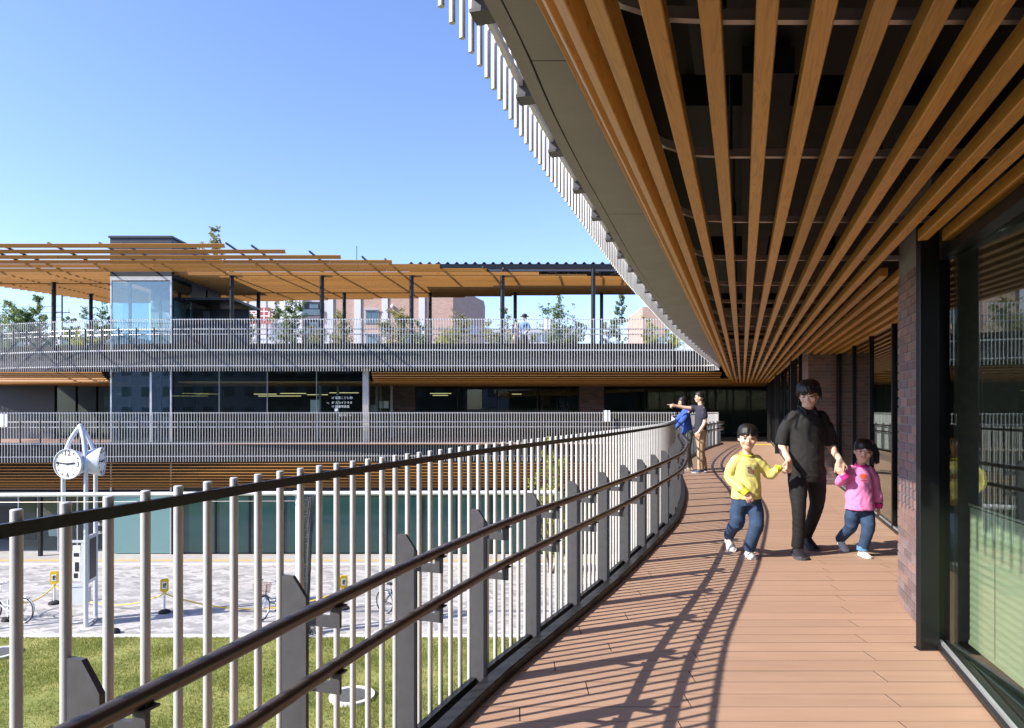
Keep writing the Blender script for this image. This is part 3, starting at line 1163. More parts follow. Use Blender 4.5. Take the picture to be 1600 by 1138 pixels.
# interior of level 2
w = MB().box(-27, 22, 39.5, 39.7, -.02, 3.11).build('interior_wall', 'interior'); struct(w)
for i, (a, b, yy, py) in enumerate(((397, 432, 34, 616), (404, 470, 33.6, 619), (438, 478, 35, 615), (480, 512, 34, 617), (515, 560, 34.5, 614), (672, 705, 36, 615), (676, 700, 35, 618), (800, 815, 36, 616))):
    xa, z = at(a, py, yy); xb, _ = at(b, py, yy)
    o = MB().box(xa, xb, yy - .04, yy + .04, z - .018, z + .018).build('strip_light', 'lamp_yellow')
    tag(o, ['yellow strip light inside the glass pavilion, leftmost', 'yellow strip light inside the pavilion, lowest of the left pair', 'yellow strip light inside the pavilion, above the notices', 'short yellow strip light in the middle of the pavilion',
            'yellow strip light behind the white lettering', 'yellow strip light in the dark window, upper of two', 'yellow strip light in the dark window, lower of two', 'short yellow strip light in the window near the right pier'][i], 'strip light', 'strip lights inside the opposite building')

# glass pavilion
pav = thing('glass_pavilion', 'frameless glass pavilion with white lettering right of the lift tower', 'pavilion', (0, 0, 0))
ex = [XT1 + .03, gx(343, 27.6), gx(418, 27.6), gx(495, 27.6), XP1 - .12]
for i in range(4):
    MB().box(ex[i] + .006, ex[i + 1] - .006, 27.594, 27.606, .02, 3.1).build('pane', 'glass_far', pav)
for q in ex[1:4]:
    MB().box(q - .006, q + .006, 27.55, 27.64, .02, 3.1).build('joint', 'silver', pav)
MB().box(XP1 - .12, XP1 + .12, 27.5, 27.75, -.02, 3.1).build('end_post', 'hanger', pav)
MB().box(XP1 - .006, XP1 + .006, 27.75, 32.9, .02, 3.1).build('pane', 'glass_far', pav)
for (a, yy) in ((500, 31.5), (528, 31.5), (595, 31.5), (612, 31.5)):
    xx = gx(a, yy)
    MB().box(xx - .05, xx + .05, yy - .05, yy + .05, 0, 2.42).build('mullion', 'hanger', pav)
for (a, b, y0, y1, yy) in ((485, 499, 625, 645, 29.5), (579, 587, 633, 645, 31.4), (600, 607, 627, 638, 31.4)):
    xa, z1 = at(a, y0, yy); xb, z0 = at(b, y1, yy)
    MB().box(xa, xb, yy, yy + .01, z0, z1).build('notice', 'sign_white', pav)


def text_mesh(s, size, name='lettering'):
    cu = bpy.data.curves.new(name, 'FONT')
    cu.body = s
    cu.size = size
    cu.extrude = .002
    cu.resolution_u = 2
    o = bpy.data.objects.new('tmp', cu)
    COL.objects.link(o)
    dg = bpy.context.evaluated_depsgraph_get()
    dg.update()
    me = bpy.data.meshes.new_from_object(o.evaluated_get(dg))
    bpy.data.objects.remove(o)
    bpy.data.curves.remove(cu)
    return me


def lettering(s, px, py, Y, h_px, m, parent, center=False):
    size = h_px / F * Y * 1.25
    x, z = at(px, py, Y)
    me = text_mesh(s, size)
    o = link('lettering', me, m, parent)
    if center:
        xs = [v.co.x for v in me.vertices]
        x -= (min(xs) + max(xs)) / 2
    o.location = (x, Y, z)
    o.rotation_euler = (R(90), 0, 0)
    return o


for (s, px, py) in (('2F 図書こども館', 518, 623.5), ('↑', 548, 623.5), ('↰', 510, 632), ('3F スカイテラス', 518, 631), ('1F 図書市民館', 518, 637), ('出入口 →', 530, 650.5)):
    lettering(s, px, py, 27.57, 3.6, 'sign_white', pav)
xa, z1 = at(523, 638.5, 27.58); xb, z0 = at(528, 643, 27.58)
MB().box(xa, xb, 27.57, 27.58, z0, z1).build('pictogram', 'sign_white', pav)

# lift tower
TZ = EYE + (HZ - 372) * 27.5 / F
tow = thing('lift_tower', 'glass lift tower with a dark metal top rising through the opposite building', 'tower', (0, 0, 0))
TB = 32.2
zc = EYE + (HZ - 432) * 27.5 / F
MB().box(XT0, XT1, 27.5, TB, zc, TZ).build('top_box', 'panel_dark', tow)
MB().box(XT0 - .05, XT1 + .05, 27.45, TB + .05, TZ, TZ + .08).build('coping', 'panel_dark', tow)
for q in (XT0, XT1 - .06):
    MB().box(q, q + .06, 27.5, 27.56, GZ, zc - .001).build('corner_post', 'silver', tow)
xm = gx(235, 27.5)
MB().box(xm - .04, xm + .04, 27.52, 27.58, 0, 2.85).build('mullion', 'silver', tow)
MB().box(XT0 + .06, XT1 - .06, 27.5, 27.56, zc - .16, zc - .002).build('head_rail', 'silver', tow)
for (z0, z1) in ((3.72, zc - .17), (.02, 2.9)):
    MB().box(XT0 + .065, XT1 - .065, 27.525, 27.54, z0, z1).build('pane', 'glass_lift', tow)
    MB().box(XT0 + .01, XT0 + .025, 27.57, 30.4, z0, z1).build('pane', 'glass_lift', tow)
    MB().box(XT1 - .025, XT1 - .01, 27.57, 29.2 if z0 > 1 else TB, z0, z1).build('pane', 'glass_lift', tow)
MB().box(XT0 + .065, XT1 - .065, 27.525, 27.54, GZ + .05, -1.95).build('pane', 'teal_film', tow)
MB().box(XT1 - .03, XT1, 29.25, TB, 3.67, zc).build('side_cladding', 'panel_dark', tow)
MB().box(XT0, XT1, 30.6, 30.75, 3.67, zc).build('back_wall', 'panel_dark', tow)
for (u, yy) in ((.35, 28.2), (.35, 30.1), (.95, 30.1), (1.5, 28.4), (2.1, 28.2), (2.1, 30.1)):
    MB().box(XT0 + u, XT0 + u + .09, yy, yy + .09, 0, zc).build('guide_post', 'fascia_grey', tow)
for zz in (.6, 1.35, 4.6, 5.35):
    MB().box(XT0 + .35, XT0 + 2.2, 30.1, 30.18, zz, zz + .08).build('cross_beam', 'fascia_grey', tow)
MB().box(XT0 + .9, XT0 + 1.9, 28.9, 29.9, 3.7, 5.95).build('lift_car', 'wall_pale', tow)
# porch canopy on the tower's side
MB().box(XT1 + .0, XT1 + 2.0, 28.6, 31.8, 5.93, 6.03).build('porch_roof', 'black_metal', tow)
MB().box(XT1 + .0, XT1 + 2.0, 30.4, 30.5, 3.67, 5.8).build('porch_wall', 'panel_dark', tow)
MB().box(gx(288, 30.3), gx(328, 30.3), 30.29, 30.31, 3.75, 5.7).build('door', 'pane_far', tow)

# upper terrace edge, planter and soil
pl = MB().prism(plan(UF, .42, .5) + [(x, y + .12) for (x, y) in reversed(plan(UF, .42, .5))], 3.665, 3.98).build('terrace_upstand', 'void_black'); struct(pl)
MB().prism(plan(UF, .118, .5) + [(x, y + .1) for (x, y) in reversed(plan(UF, .2, .5))], 2.98, 3.33).build('edge_panel', 'fascia_grey', up)
o = MB().box(-26, 12, 34.6, 40.5, 3.662, 3.98).build('planting_bed', 'soil'); struct(o)
o = MB().box(-26, 12, 34.45, 34.6, 3.662, 4.05).build('planter_wall', 'fascia_dark'); tag(o, 'low dark planter wall behind the roof terrace railing', 'planter wall')
for (px, w) in ((722, 40), (985, 44)):
    yy = 32.0
    xx = gx(px, yy)
    o = MB().ellipsoid((0, 0, 0), (w / 2 / F * yy, .35, .28), 14, 8).build('boulder', 'stone', loc=(xx, yy, 4.02), smooth=True)
    tag(o, 'low dark rounded rock on the roof terrace %s' % ('left of the people' if px < 800 else 'at the right end'), 'rock')

# ================================================================== CANOPY
can = thing('louvre_canopy', 'wide wooden louvre canopy on black columns over the roof terrace', 'canopy', (0, 0, 0))
fin_cache = {}
FIN_T = 1
yy = 24.3; k = 0
steps = [(24.3, -10.2), (24.9, -8.4), (25.5, -6.7), (26.1, -4.9), (26.7, -3.0), (27.25, -1.0), (27.75, 1.1), (28.2, 3.1)]
def canopy_z(Y):
    return 6.80 + max(0, 27.8 - Y) * .09
for Yk in [24.3, 24.95, 25.6, 26.2, 26.75, 27.25, 27.75, 28.2] + [28.6 + .3 * i for i in range(23)]:
    xe = float(np.interp(Yk, [a for a, _ in steps] + [28.7], [b for _, b in steps] + [5.8]))
    if Yk > 32.4:
        xe = 5.4 - (Yk - 32.4) * 7.7
    xs = -26.0 if Yk < 30.5 else -22.9 + (Yk - 30.5) * .44
    z = canopy_z(Yk)
    # boards butt end to end
    cuts = [xs]
    q = xs + 3.0 + (k % 3)
    while q < xe - 1:
        cuts.append(q); q += 4.0
    cuts.append(xe)
    for i in range(len(cuts) - 1):
        L = round(cuts[i + 1] - cuts[i] - .012, 2)
        if L <= .1: continue
        fh = .15 if Yk < 27 else .13
        if (L, fh) not in fin_cache:
            me = MB().box(-.014, .014, 0, L, 0, fh).mesh('fin'); me.materials.append(MATS['fin']); fin_cache[(L, fh)] = me
        # the boards run along world X
        o = link('fin', fin_cache[(L, fh)], None, can, (cuts[i], Yk, z))
        o.rotation_euler = (0, R(FIN_T * (36 if Yk < 26.4 else (20 if Yk < 27.5 else 7))), -math.pi / 2)
    k += 1
for i in range(22):
    xx = -25.5 + 1.5 * i + .4 * math.sin(i * 2.1)
    # joists lean with the diagonal eave
    y0 = float(np.interp(xx, [-10.2, -8.4, -6.7, -4.9, -3.0, -1.0, 1.1, 3.1, 6], [24.25, 24.85, 25.45, 26.1, 26.7, 27.2, 27.7, 28.2, 28.7]))
    y1 = min(35.2, 32.4 + (5.4 - xx) / 7.7) if xx > -20.5 else 30.6 + (xx + 22.9) / .44
    if y1 < y0 + 1: continue
    MB().bar((xx, y0, canopy_z(y0) + .155), (xx + .25, 27.8, canopy_z(27.8) + .155), .05, .06).build('joist', 'black_metal', can)
    MB().bar((xx + .25, 27.8, canopy_z(27.8) + .155), (xx + .9, y1, canopy_z(y1) + .155), .05, .06).build('joist', 'black_metal', can)
for (px, yy) in ((362, 28.1), (503, 28.1), (643, 28.1), (785, 28.1), (927, 28.1), (404, 32), (538, 32), (672, 32), (805, 32), (940, 32), (84, 29.5), (142, 32.5)):
    xx = gx(px, yy)
    MB().tube([(xx, yy, 3.6), (xx, yy, 6.93 + .2)], .09 if px in (362, 503, 643, 785, 927, 84) else .085, 12).build('column', 'black_metal', can, smooth=True)
for (a, b, yy) in ((-17, 6, 28.1), (-17, 5.6, 32), (-25, -17, 29.5)):
    MB().box(a, b, yy - .06, yy + .06, 7.12, 7.32).build('beam', 'black_metal', can)
# folded metal roof sheet at the right
m = MB(); v = []; n = 0
x = -4.6
zz = []
while x < 6.2:
    v += [(x, 30.0, 7.66), (x, 34.5, 7.80)]; x += .15
    v += [(x, 30.0, 7.82), (x, 34.5, 7.96)]; x += .05
    v += [(x, 30.0, 7.82), (x, 34.5, 7.96)]; x += .15
    v += [(x, 30.0, 7.66), (x, 34.5, 7.80)]; x += .05
n = len(v) // 2
m.add(v, [(2 * i, 2 * i + 2, 2 * i + 3, 2 * i + 1) for i in range(n - 1)])
ob = m.build('roof_sheet', 'roof_steel', can); so = ob.modifiers.new('thick', 'SOLIDIFY'); so.thickness = .012
MB().box(-1.6, 6.2, 30.05, 30.2, 7.42, 7.64).build('gutter', 'roof_steel', can)
MB().box(-4.6, 6.2, 34.2, 34.4, 7.1, 7.76).build('beam', 'roof_steel', can)
for xx in (-4.2, -1.5, 2.5, 5.8):
    MB().box(xx - .05, xx + .05, 30.25, 34.15, 7.15, 7.6).build('beam', 'roof_steel', can)

# ================================================================== OPPOSITE BUILDING: PLAZA LEVEL
G1 = 27.55
pz = thing('plaza_glazing', 'teal reflecting glass front at plaza level under the slat band', 'facade', (0, 0, 0))
es = [284, 337, 390, 443, 497, 551, 605, 659, 713, 767, 820, 874, 928, 990, 1050]
panes(es, G1, GZ + .02, -1.96, pz, 'teal_dark')
w = MB().box(-13.2, 7, 31.0, 31.2, GZ, -1.96).build('interior_wall', 'interior_green'); struct(w)
w = MB().box(-25, -13.3, 36.0, 36.2, GZ, -1.96).build('interior_wall', 'interior'); struct(w)
xa = gx(267, 27.4); xb = gx(281, 27.4)
MB().box(xa, xb, 27.42, 27.7, GZ, -1.94).build('corner_post', 'black_metal', pz)
en = thing('entrance_glazing', 'glass entrance doors with posters at plaza level behind the clock', 'entrance', (0, 0, 0))
panes([30, 62, 92, 122, 150, 172], 27.9, GZ + .02, -1.96, en, 'glass_far', 'silver', .04)
for (a, b, y0, y1) in ((77, 92, 817, 838), (76, 91, 822, 838)):
    pass
xa, z1 = at(76, 820, 28.3); xb, z0 = at(92, 838, 28.3)
MB().box(xa, xb, 28.3, 28.32, z0, z1).build('notice', 'sign_white', en)
for (s, px, py) in (('スカイテラス', 146, 814), ('図書こども館', 146, 821), ('出入口', 152, 834)):
    lettering(s, px, py, 27.86, 4.2, 'sign_white', en)
MB().box(gx(62, 27.2), gx(66, 27.2), 27.1, 27.25, GZ, -1.96).build('post', 'kerb_metal', en)
o = MB().box(-27, gx(30, 28), 27.9, 28.05, -2.6, -1.96).build('lintel_wall', 'panel_dark'); tag(o, 'dark lintel at plaza level at the far left edge', 'wall')
o = MB().box(-27, gx(30, 29.5), 30.5, 30.6, GZ, -2.3).build('dark_wall', 'panel_dark'); tag(o, 'dark wall beneath the slat band at the far left edge', 'wall')

# ================================================================== TREES AND SHRUBS
def foliage(name, rng, blobs, n, size, m, parent, up=0.25):
    """leaf-sized faces spread in clumps: blobs = (centre, radius xyz)"""
    wts = np.array([b[1][0] * b[1][1] * b[1][2] for b in blobs]) ** 0.6
    wts /= wts.sum()
    idx = rng.choice(len(blobs), n, p=wts)
    d = rng.normal(0, 1, (n, 3)); d /= np.linalg.norm(d, axis=1)[:, None]
    r = rng.uniform(0.25, 1.0, n) ** 0.5
    cen = np.array([b[0] for b in blobs])[idx]; rad = np.array([b[1] for b in blobs])[idx]
    p = cen + d * r[:, None] * rad
    # leaf quads (diamond)
    ax = rng.normal(0, 1, (n, 3)); ax[:, 2] += up; ax /= np.linalg.norm(ax, axis=1)[:, None]
    b2 = rng.normal(0, 1, (n, 3)); b2 -= (b2 * ax).sum(1)[:, None] * ax; b2 /= np.linalg.norm(b2, axis=1)[:, None]
    s = rng.uniform(0.6, 1.3, n)[:, None] * size
    v = np.stack([p - ax * s, p + b2 * s * .42, p + ax * s, p - b2 * s * .42], 1).reshape(-1, 3)
    me = bpy.data.meshes.new(name)
    me.vertices.add(4 * n); me.vertices.foreach_set('co', v.reshape(-1))
    me.loops.add(4 * n); me.loops.foreach_set('vertex_index', np.arange(4 * n, dtype=np.int32))
    me.polygons.add(n); me.polygons.foreach_set('loop_start', np.arange(0, 4 * n, 4, dtype=np.int32))
    me.update(calc_edges=True)
    return link(name, me, m, parent)


def tree(label, x, y, z0, h, w, m, seed, leaf=.06, n=1500, trunk_frac=.05, slim=False, name='garden_tree', group='trees of the roof garden'):
    """several upright stems fanning out, twigs along them and leaves along the twigs"""
    rng = np.random.default_rng(seed)
    t = thing(name, label, 'tree', (x, y, z0), 0, group)
    tr = MB()
    blobs = []
    nst = int(rng.integers(2, 4)) if slim else int(rng.integers(4, 7))
    for s in range(nst):
        lead = 1.0 if s == 0 else rng.uniform(.55, .92)
        ang = rng.uniform(0, 6.28)
        spread = (0.06 if s == 0 else rng.uniform(.12, .40)) * w
        bx, by = rng.normal(0, .05 * w, 2)
        top = Vector((bx + math.cos(ang) * spread, by + math.sin(ang) * spread, h * lead))
        bow = rng.normal(0, .05 * w, 2)
        pts = []
        for q in np.linspace(0, 1, 8):
            p = Vector((bx, by, -.1)).lerp(top, q)
            p.x += bow[0] * math.sin(q * 3.1); p.y += bow[1] * math.sin(q * 3.1)
            pts.append(p)
        r0 = max(.010, .008 * h)
        tr.tube(pts, [r0 * (1 - .88 * q) for q in np.linspace(0, 1, 8)], 6)
        for b in range(int(9 + h * 5 * lead)):
            q = trunk_frac + (1 - trunk_frac) * rng.uniform(0, 1) ** .8
            k = min(6, int(q * 7)); p = pts[k].lerp(pts[k + 1], q * 7 - k)
            a = rng.uniform(0, 6.28)
            reach = w * .36 * (1.0 - .72 * q) * rng.uniform(.35, 1.2) + .05
            e = p + Vector((math.cos(a) * reach, math.sin(a) * reach, reach * rng.uniform(.3, 1.1)))
            tr.tube([p, p.lerp(e, .5) + Vector((0, 0, -.05 * reach)), e], [r0 * .3, r0 * .22, r0 * .08], 4)
            for u in np.linspace(.35, 1.05, 4):
                c = p.lerp(e, u)
                rr = rng.uniform(.05, .12) * (0.6 + .25 * w)
                blobs.append(((c.x, c.y, c.z), (rr, rr, rr)))
    tr.build('trunk', 'bark', t)
    foliage('crown', rng, blobs, n, leaf, m, t)
    return t


T = [  # px, top py, distance, width px, material, label
    (20, 478, 34, 60, 'leaf_green', 'bushy green tree at the extreme left edge above the top railing', 1100, .10),
    (58, 463, 34.5, 48, 'leaf_green', 'tall green tree left of the first canopy column at the left', 1300, .10),
    (112, 500, 34, 36, 'leaf_green', 'low green bush between the two left canopy columns', 700, .09),
    (158, 472, 35, 44, 'leaf_green', 'green tree directly left of the lift tower', 1000, .09),
    (130, 515, 33.5, 40, 'leaf_yellow', 'yellowish low shrub in front of the tree left of the lift tower', 600, .08),
    (376, 470, 33.8, 46, 'leaf_mixed', 'dark mottled tree beside the porch of the lift tower', 1300, .09),
    (450, 470, 34, 52, 'leaf_green', 'rounded green tree in front of the red sign board', 1300, .09),
    (535, 488, 34.2, 50, 'leaf_mixed', 'olive shrub in front of the left end of the pink brick block', 900, .08),
    (484, 512, 33.8, 40, 'leaf_mixed', 'low olive shrub under the apartment balconies', 500, .08),
    (618, 486, 34, 62, 'leaf_mixed', 'broad olive shrub below the window of the pink brick block', 1200, .08),
    (655, 505, 33.6, 40, 'leaf_green', 'dark green shrub right of the broad olive shrub', 700, .08),
    (716, 488, 34, 58, 'leaf_mixed', 'sparse olive shrub below the right corner of the pink brick block', 1000, .08),
    (700, 518, 33.3, 40, 'leaf_yellow', 'bright yellow low shrub at the foot of the pink brick block', 500, .07),
    (786, 486, 34, 48, 'leaf_mixed', 'thin airy shrub directly left of the two people on the terrace', 700, .08),
    (775, 523, 33.2, 26, 'leaf_yellow', 'small lime yellow shrub left of the people on the terrace', 350, .07),
    (880, 470, 34, 62, 'leaf_green', 'tall airy sapling right of the people on the terrace', 1000, .09),
    (872, 520, 33.2, 40, 'leaf_yellow', 'lime yellow shrub at the foot of the tall airy sapling', 500, .07),
    (835, 522, 33.3, 20, 'leaf_yellow', 'tiny yellow green plant between people and tall sapling', 200, .07),
    (964, 466, 34, 34, 'leaf_green', 'slender sapling right of the last canopy columns', 700, .085),
    (1012, 500, 34, 30, 'leaf_yellow', 'yellow shrub next to the slender sapling, further right', 500, .08),
    (1045, 508, 34.5, 46, 'leaf_yellow', 'rightmost yellow green shrub tucked under the overhead slab edge', 800, .08),
    (945, 505, 33.5, 24, 'leaf_mixed', 'small shrub at the foot of the last canopy column', 300, .07),
]
for i, (px, py, yy, wpx, m, lab, n, lf) in enumerate(T):
    yy += 2.4
    x, z = at(px, py, yy)
    tree(lab, x, yy, 3.95, z - 3.95, 1.45 * wpx / F * yy, m, 100 + i, lf * .72, int(n * 3.8), .04, slim=wpx < 40)
x, z = at(332, 360, 40)
tree('treetop showing above the canopy just right of the lift tower', x, 40, 2.0, z - 2.0, 2.4, 'leaf_mixed', 77, .11, 2200, .5, group='trees of the roof garden')
# tall feathery plant on the plaza behind the near railing
x, z = at(860, 690, 24.5)
tree('feathery yellow green tree on the plaza seen through the near railing', x, 24.5, GZ, z - GZ, 2.0, 'leaf_yellow', 55, .06, 3200, .1, name='plaza_tree', group=None)

# ================================================================== TOWN BEHIND
def house(name, label, px0, px1, py_top, Y, depth, m, z0=-4.5):
    t = thing(name, label, 'building', (0, 0, 0))
    xa, z = at(px0, py_top, Y); xb = gx(px1, Y)
    MB().box(xa, xb, Y, Y + depth, z0, z).build('wall', m, t)
    return t, xa, xb, z


YB = 70
pk, xa, xb, z = house('apartment_block', 'pink brick apartment block with white strips behind the canopy', 512, 708, 438, YB, 14, 'tile_pink')
# its right wing recedes
MB().prism([(xb, YB + .02), (gx(756, 80), 80), (gx(756, 80), 84), (xb, YB + 14)], -4.5, at(0, 462, 76)[1]).build('wing', 'tile_pink', pk)
for (a, b) in ((512, 521), (554, 564), (597, 606), (655, 664)):
    MB().box(gx(a, YB), gx(b, YB), YB - .12, YB - .002, -4.5, z - .1).build('pilaster', 'wall_white', pk)
MB().box(xa - .1, xb + .1, YB - .2, YB + 14.1, z, z + .25).build('parapet', 'wall_white', pk)
for (a, b, p0, p1) in ((571, 590, 486, 504), (571, 590, 524, 542), (625, 640, 524, 542)):
    x0, z1 = at(a, p0, YB - .1); x1, z0 = at(b, p1, YB - .1)
    w = MB().box(x0 - .08, x1 + .08, YB - .10, YB - .003, z0 - .08, z1 + .08).build('window', 'wall_pale', pk)
    for q in range(2):
        xx = x0 + (x1 - x0) * q / 2
        MB().box(xx + .04, xx + (x1 - x0) / 2 - .04, YB - .14, YB - .102, z0, z1).build('pane', 'pane_far', w)
    MB().box(x0 - .15, x1 + .15, YB - .3, YB - .15, z1 + .1, z1 + .22).build('hood', 'wall_pale', w)
x0, z0 = at(613, 479, YB - .1)
MB().ellipsoid((x0, YB - .15, z0), (.16, .16, .2), 10, 8).build('vent_hood', 'sign_white', pk, smooth=True)
# balconies on the wing
for zz in (9.4, 6.4):
    MB().prism([(gx(722, 76), 74.5), (gx(752, 79), 77.5), (gx(752, 79) + .6, 77), (gx(722, 76) + .6, 73.9)], zz, zz + 1.0).build('balcony', 'wall_pale', pk)
x0, z1 = at(547, 380, YB)
MB().tube([(x0, YB + 3, z), (x0, YB + 3, z1 + .4)], .04, 6).build('antenna', 'post_grey', pk)
wb, xa, xb, z = house('office_block', 'pale office block with a red sign board left of the pink brick block', 380, 480, 446, 84, 10, 'wall_white')
for q in range(7):
    MB().box(gx(385 + 15 * q, 84) , gx(386 + 15 * q, 84), 83.9, 83.997, -4, z - .3).build('rib', 'wall_pale', wb)
for zz in (6.5, 9.8, 13.1):
    MB().box(xa, xb, 83.92, 83.998, zz, zz + .12).build('band', 'wall_pale', wb)
x0, z1 = at(390, 481, 83); x1, z0 = at(423, 506, 83)
rb = MB().box(x0, x1, 82.95, 83.1, z0, z1).build('sign_board', 'red_board', wb)
for (s, px) in (('業', 386), ('中', 402)):
    lt = lettering(s, px, 500, 82.93, 17, 'sign_white', rb)
ab, xa, xb, z = house('apartment_block', 'blue grey apartment block with balconies between office and brick block', 468, 514, 430, 78, 10, 'wall_pale')
for p0 in (472, 500, 528):
    x0, z1 = at(476, p0, 78); x1, z0 = at(504, p0 + 20, 78)
    b = MB().box(x0, x1, 77.9, 77.995, z0, z1).build('loggia', 'panel_dark', ab)
    MB().box(x0 - .1, x1 + .1, 77.5, 77.89, z0 - .1, z0 + .55).build('balcony', 'pane_far', ab)
    MB().box(x0 + .6, x0 + 1.6, 77.84, 77.898, z0 + .7, z1 - .3).build('pane', 'pane_far', b)
MB().box(gx(470, 78), gx(474, 78), 77.6, 77.99, -4, z).build('pilaster', 'wall_white', ab)
o, xa, xb, z = house('town_house', 'brown house wall glimpsed right of the last canopy column', 1004, 1040, 480, 60, 8, 'tile_pink')
MB().box(gx(1010, 60), gx(1038, 60), 59.9, 59.995, 6, 7.6).build('window', 'pane_far', o)
o, xa, xb, z = house('low_building', 'long low pale building far beyond the terrace behind the people', 748, 905, 514, 90, 10, 'wall_pale')
for q in range(8):
    MB().box(gx(752 + 19 * q, 90), gx(766 + 19 * q, 90), 89.9, 89.995, z - 1.6, z - .5).build('window', 'pane_far', o)
o, xa, xb, z = house('low_building', 'pale low roofs beyond the terrace at the far left', -60, 168, 520, 95, 12, 'wall_white')
for q in range(9):
    MB().box(gx(-50 + 24 * q, 95), gx(-36 + 24 * q, 95), 94.9, 94.995, z - 2.0, z - .6).build('window', 'pane_far', o)
# buildings across the street behind the photographer: they show in the glass
for i, (x0, x1, y0, h, m) in enumerate(((-75, -38, -52, 13, 'wall_pale'), (-36, -8, -46, 9, 'fascia_grey'), (-5, 24, -48, 12, 'wall_pale'))):
    t = thing('street_building', ['pale long block across the street, reflected in glass', 'low grey block across the street, reflected in glass', 'pale right block across the street, reflected in glass'][i], 'building', (0, 0, 0))
    MB().box(x0, x1, y0 - 10, y0, GZ, h).build('wall', m, t)
    zz = GZ + 1.2
    while zz < h - 2:
        xx = x0 + 1
        while xx < x1 - 2:
            MB().box(xx, xx + 1.5, y0 + .003, y0 + .06, zz, zz + 1.5).build('window', 'pane_far', t)
            xx += 3.2
        zz += 3.2
# lamp mast left
x0, z1 = at(97, 455, 60)
t = thing('lamp_mast', 'thin mast with cross arm above the trees at the far left', 'mast', (x0, 60, GZ))
MB().tube([(0, 0, 0), (0, 0, z1 - GZ)], .07, 8).build('pole', 'post_grey', t)
MB().bar((-.7, 0, z1 - GZ - 1.9), (.7, 0, z1 - GZ - 1.9), .08, .08).build('cross_arm', 'post_grey', t)
for q in (-.6, 0, .6):
    MB().tube([(q, 0, z1 - GZ - 1.86), (q, 0, z1 - GZ - 1.5)], .04, 6).build('insulator', 'wall_pale', t)
for i in range(3):
    x0, z0 = at(-80, 470 + 9 * i, 60); x1, z1 = at(96, 478 + 9 * i, 60)
    pts = [(x0 + (x1 - x0) * q, 60, z0 + (z1 - z0) * q - 1.2 * q * (1 - q)) for q in np.linspace(0, 1, 12)]
    o = MB().tube(pts, .018, 4).build('power_cable', 'post_grey')
    tag(o, ['topmost overhead cable at the far left sky', 'middle overhead cable at the far left sky', 'lowest overhead cable at the far left sky'][i], 'cable', 'overhead cables')

# ================================================================== PLAZA CLOCK
CX, CY = gx(122, 18.7), 18.75
ck = thing('plaza_clock', 'silver three-legged plaza clock with two round white faces', 'clock', (CX, CY, GZ))
legs = [(-.36, -.12), (.36, -.28), (.25, .33)]
HT = 5.42
for i, (lx, ly) in enumerate(legs):
    tipx, tipy = .02, .02
    pts = [(lx, ly, 0), (lx, ly, 2.0), (lx, ly, 4.35)]
    for q in np.linspace(.08, 1, 12):
        k_3 = .25 * q + .75 * q ** 2.2
        pts.append((lx + (tipx - lx) * k_3, ly + (tipy - ly) * k_3, 4.35 + (HT - 4.35) * (1.12 * q - .12 * q * q)))
    MB().tube(pts, .055, 14).build('leg', 'clock_paint', ck, smooth=True)
MB().ellipsoid((.02, .02, HT), (.07, .07, .07), 12, 8).build('finial', 'clock_paint', ck, smooth=True)


def clock_face(cx, cy, cz, ang, r, detail):
    d = thing('tmp', '', '')
    for k_2 in ('label', 'category'):
        del d[k_2]
    d.name = 'clock_head'
    d.parent = ck
    d.location = (cx, cy, cz); d.rotation_euler = (0, 0, ang)
    drum = MB().tube([(0, .34, 0), (0, .28, 0), (0, .02, 0), (0, -.02, 0)], [r * .55, r * .8, r * .98, r], 36)
    o = drum.build('drum', 'clock_paint', d, smooth=True)
    rim = MB(); n = 40; v = []
    for i in range(n):
        a = 2 * math.pi * i / n
        for (rr, yy) in ((r, -.02), (r * 1.0, -.05), (r * .95, -.05), (r * .95, -.021)):
            v.append((rr * math.cos(a), yy, rr * math.sin(a)))
    f = [(i * 4 + j, i * 4 + j + 1, ((i + 1) % n) * 4 + j + 1, ((i + 1) % n) * 4 + j) for i in range(n) for j in range(3)]
    rim.add(v, f).build('rim', 'clock_paint', d, smooth=True)
    MB().tube([(0, -.021, 0), (0, -.026, 0)], r * .945, 40).build('dial', 'sign_white', d)
    for h in range(12):
        if h % 3 == 0: continue
        a = math.pi / 2 - 2 * math.pi * h / 12
        MB().bar((r * .72 * math.cos(a), -.029, r * .72 * math.sin(a)), (r * .86 * math.cos(a), -.029, r * .86 * math.sin(a)), .004, .025, (0, -1, 0)).build('hour_mark', 'ink', d)
    for s, h in (('12', 0), ('3', 3), ('6', 6), ('9', 9)):
        a = math.pi / 2 - 2 * math.pi * h / 12
        me = text_mesh(s, r * .48, 'numeral')
        xs = [q.co.x for q in me.vertices]; ys_ = [q.co.y for q in me.vertices]
        o = link('numeral', me, 'ink', d)
        o.rotation_euler = (R(90), 0, 0)
        o.location = (r * .72 * math.cos(a) - (min(xs) + max(xs)) / 2, -.03, r * .72 * math.sin(a) - (min(ys_) + max(ys_)) / 2)
    for ln_, w_, hours in ((.5, .045, (2 + 46 / 60) / 12), (.80, .03, 46 / 60)):
        a = math.pi / 2 - 2 * math.pi * hours
        MB().bar((-.12 * r * math.cos(a), -.036, -.12 * r * math.sin(a)), (r * ln_ * math.cos(a), -.036, r * ln_ * math.sin(a)), w_, .006, (0, -1, 0)).build('hand', 'ink', d)


zc_ = EYE - (725 - HZ) / F * 18.4 - GZ
clock_face(-.06, -.36, zc_, R(-6), .41, True)
clock_face(.55, .06, zc_ + .03, R(108), .40, True)
MB().tube([(-.06, .0, zc_), (.3, .08, zc_)], .16, 14).build('hub', 'clock_paint', ck, smooth=True)
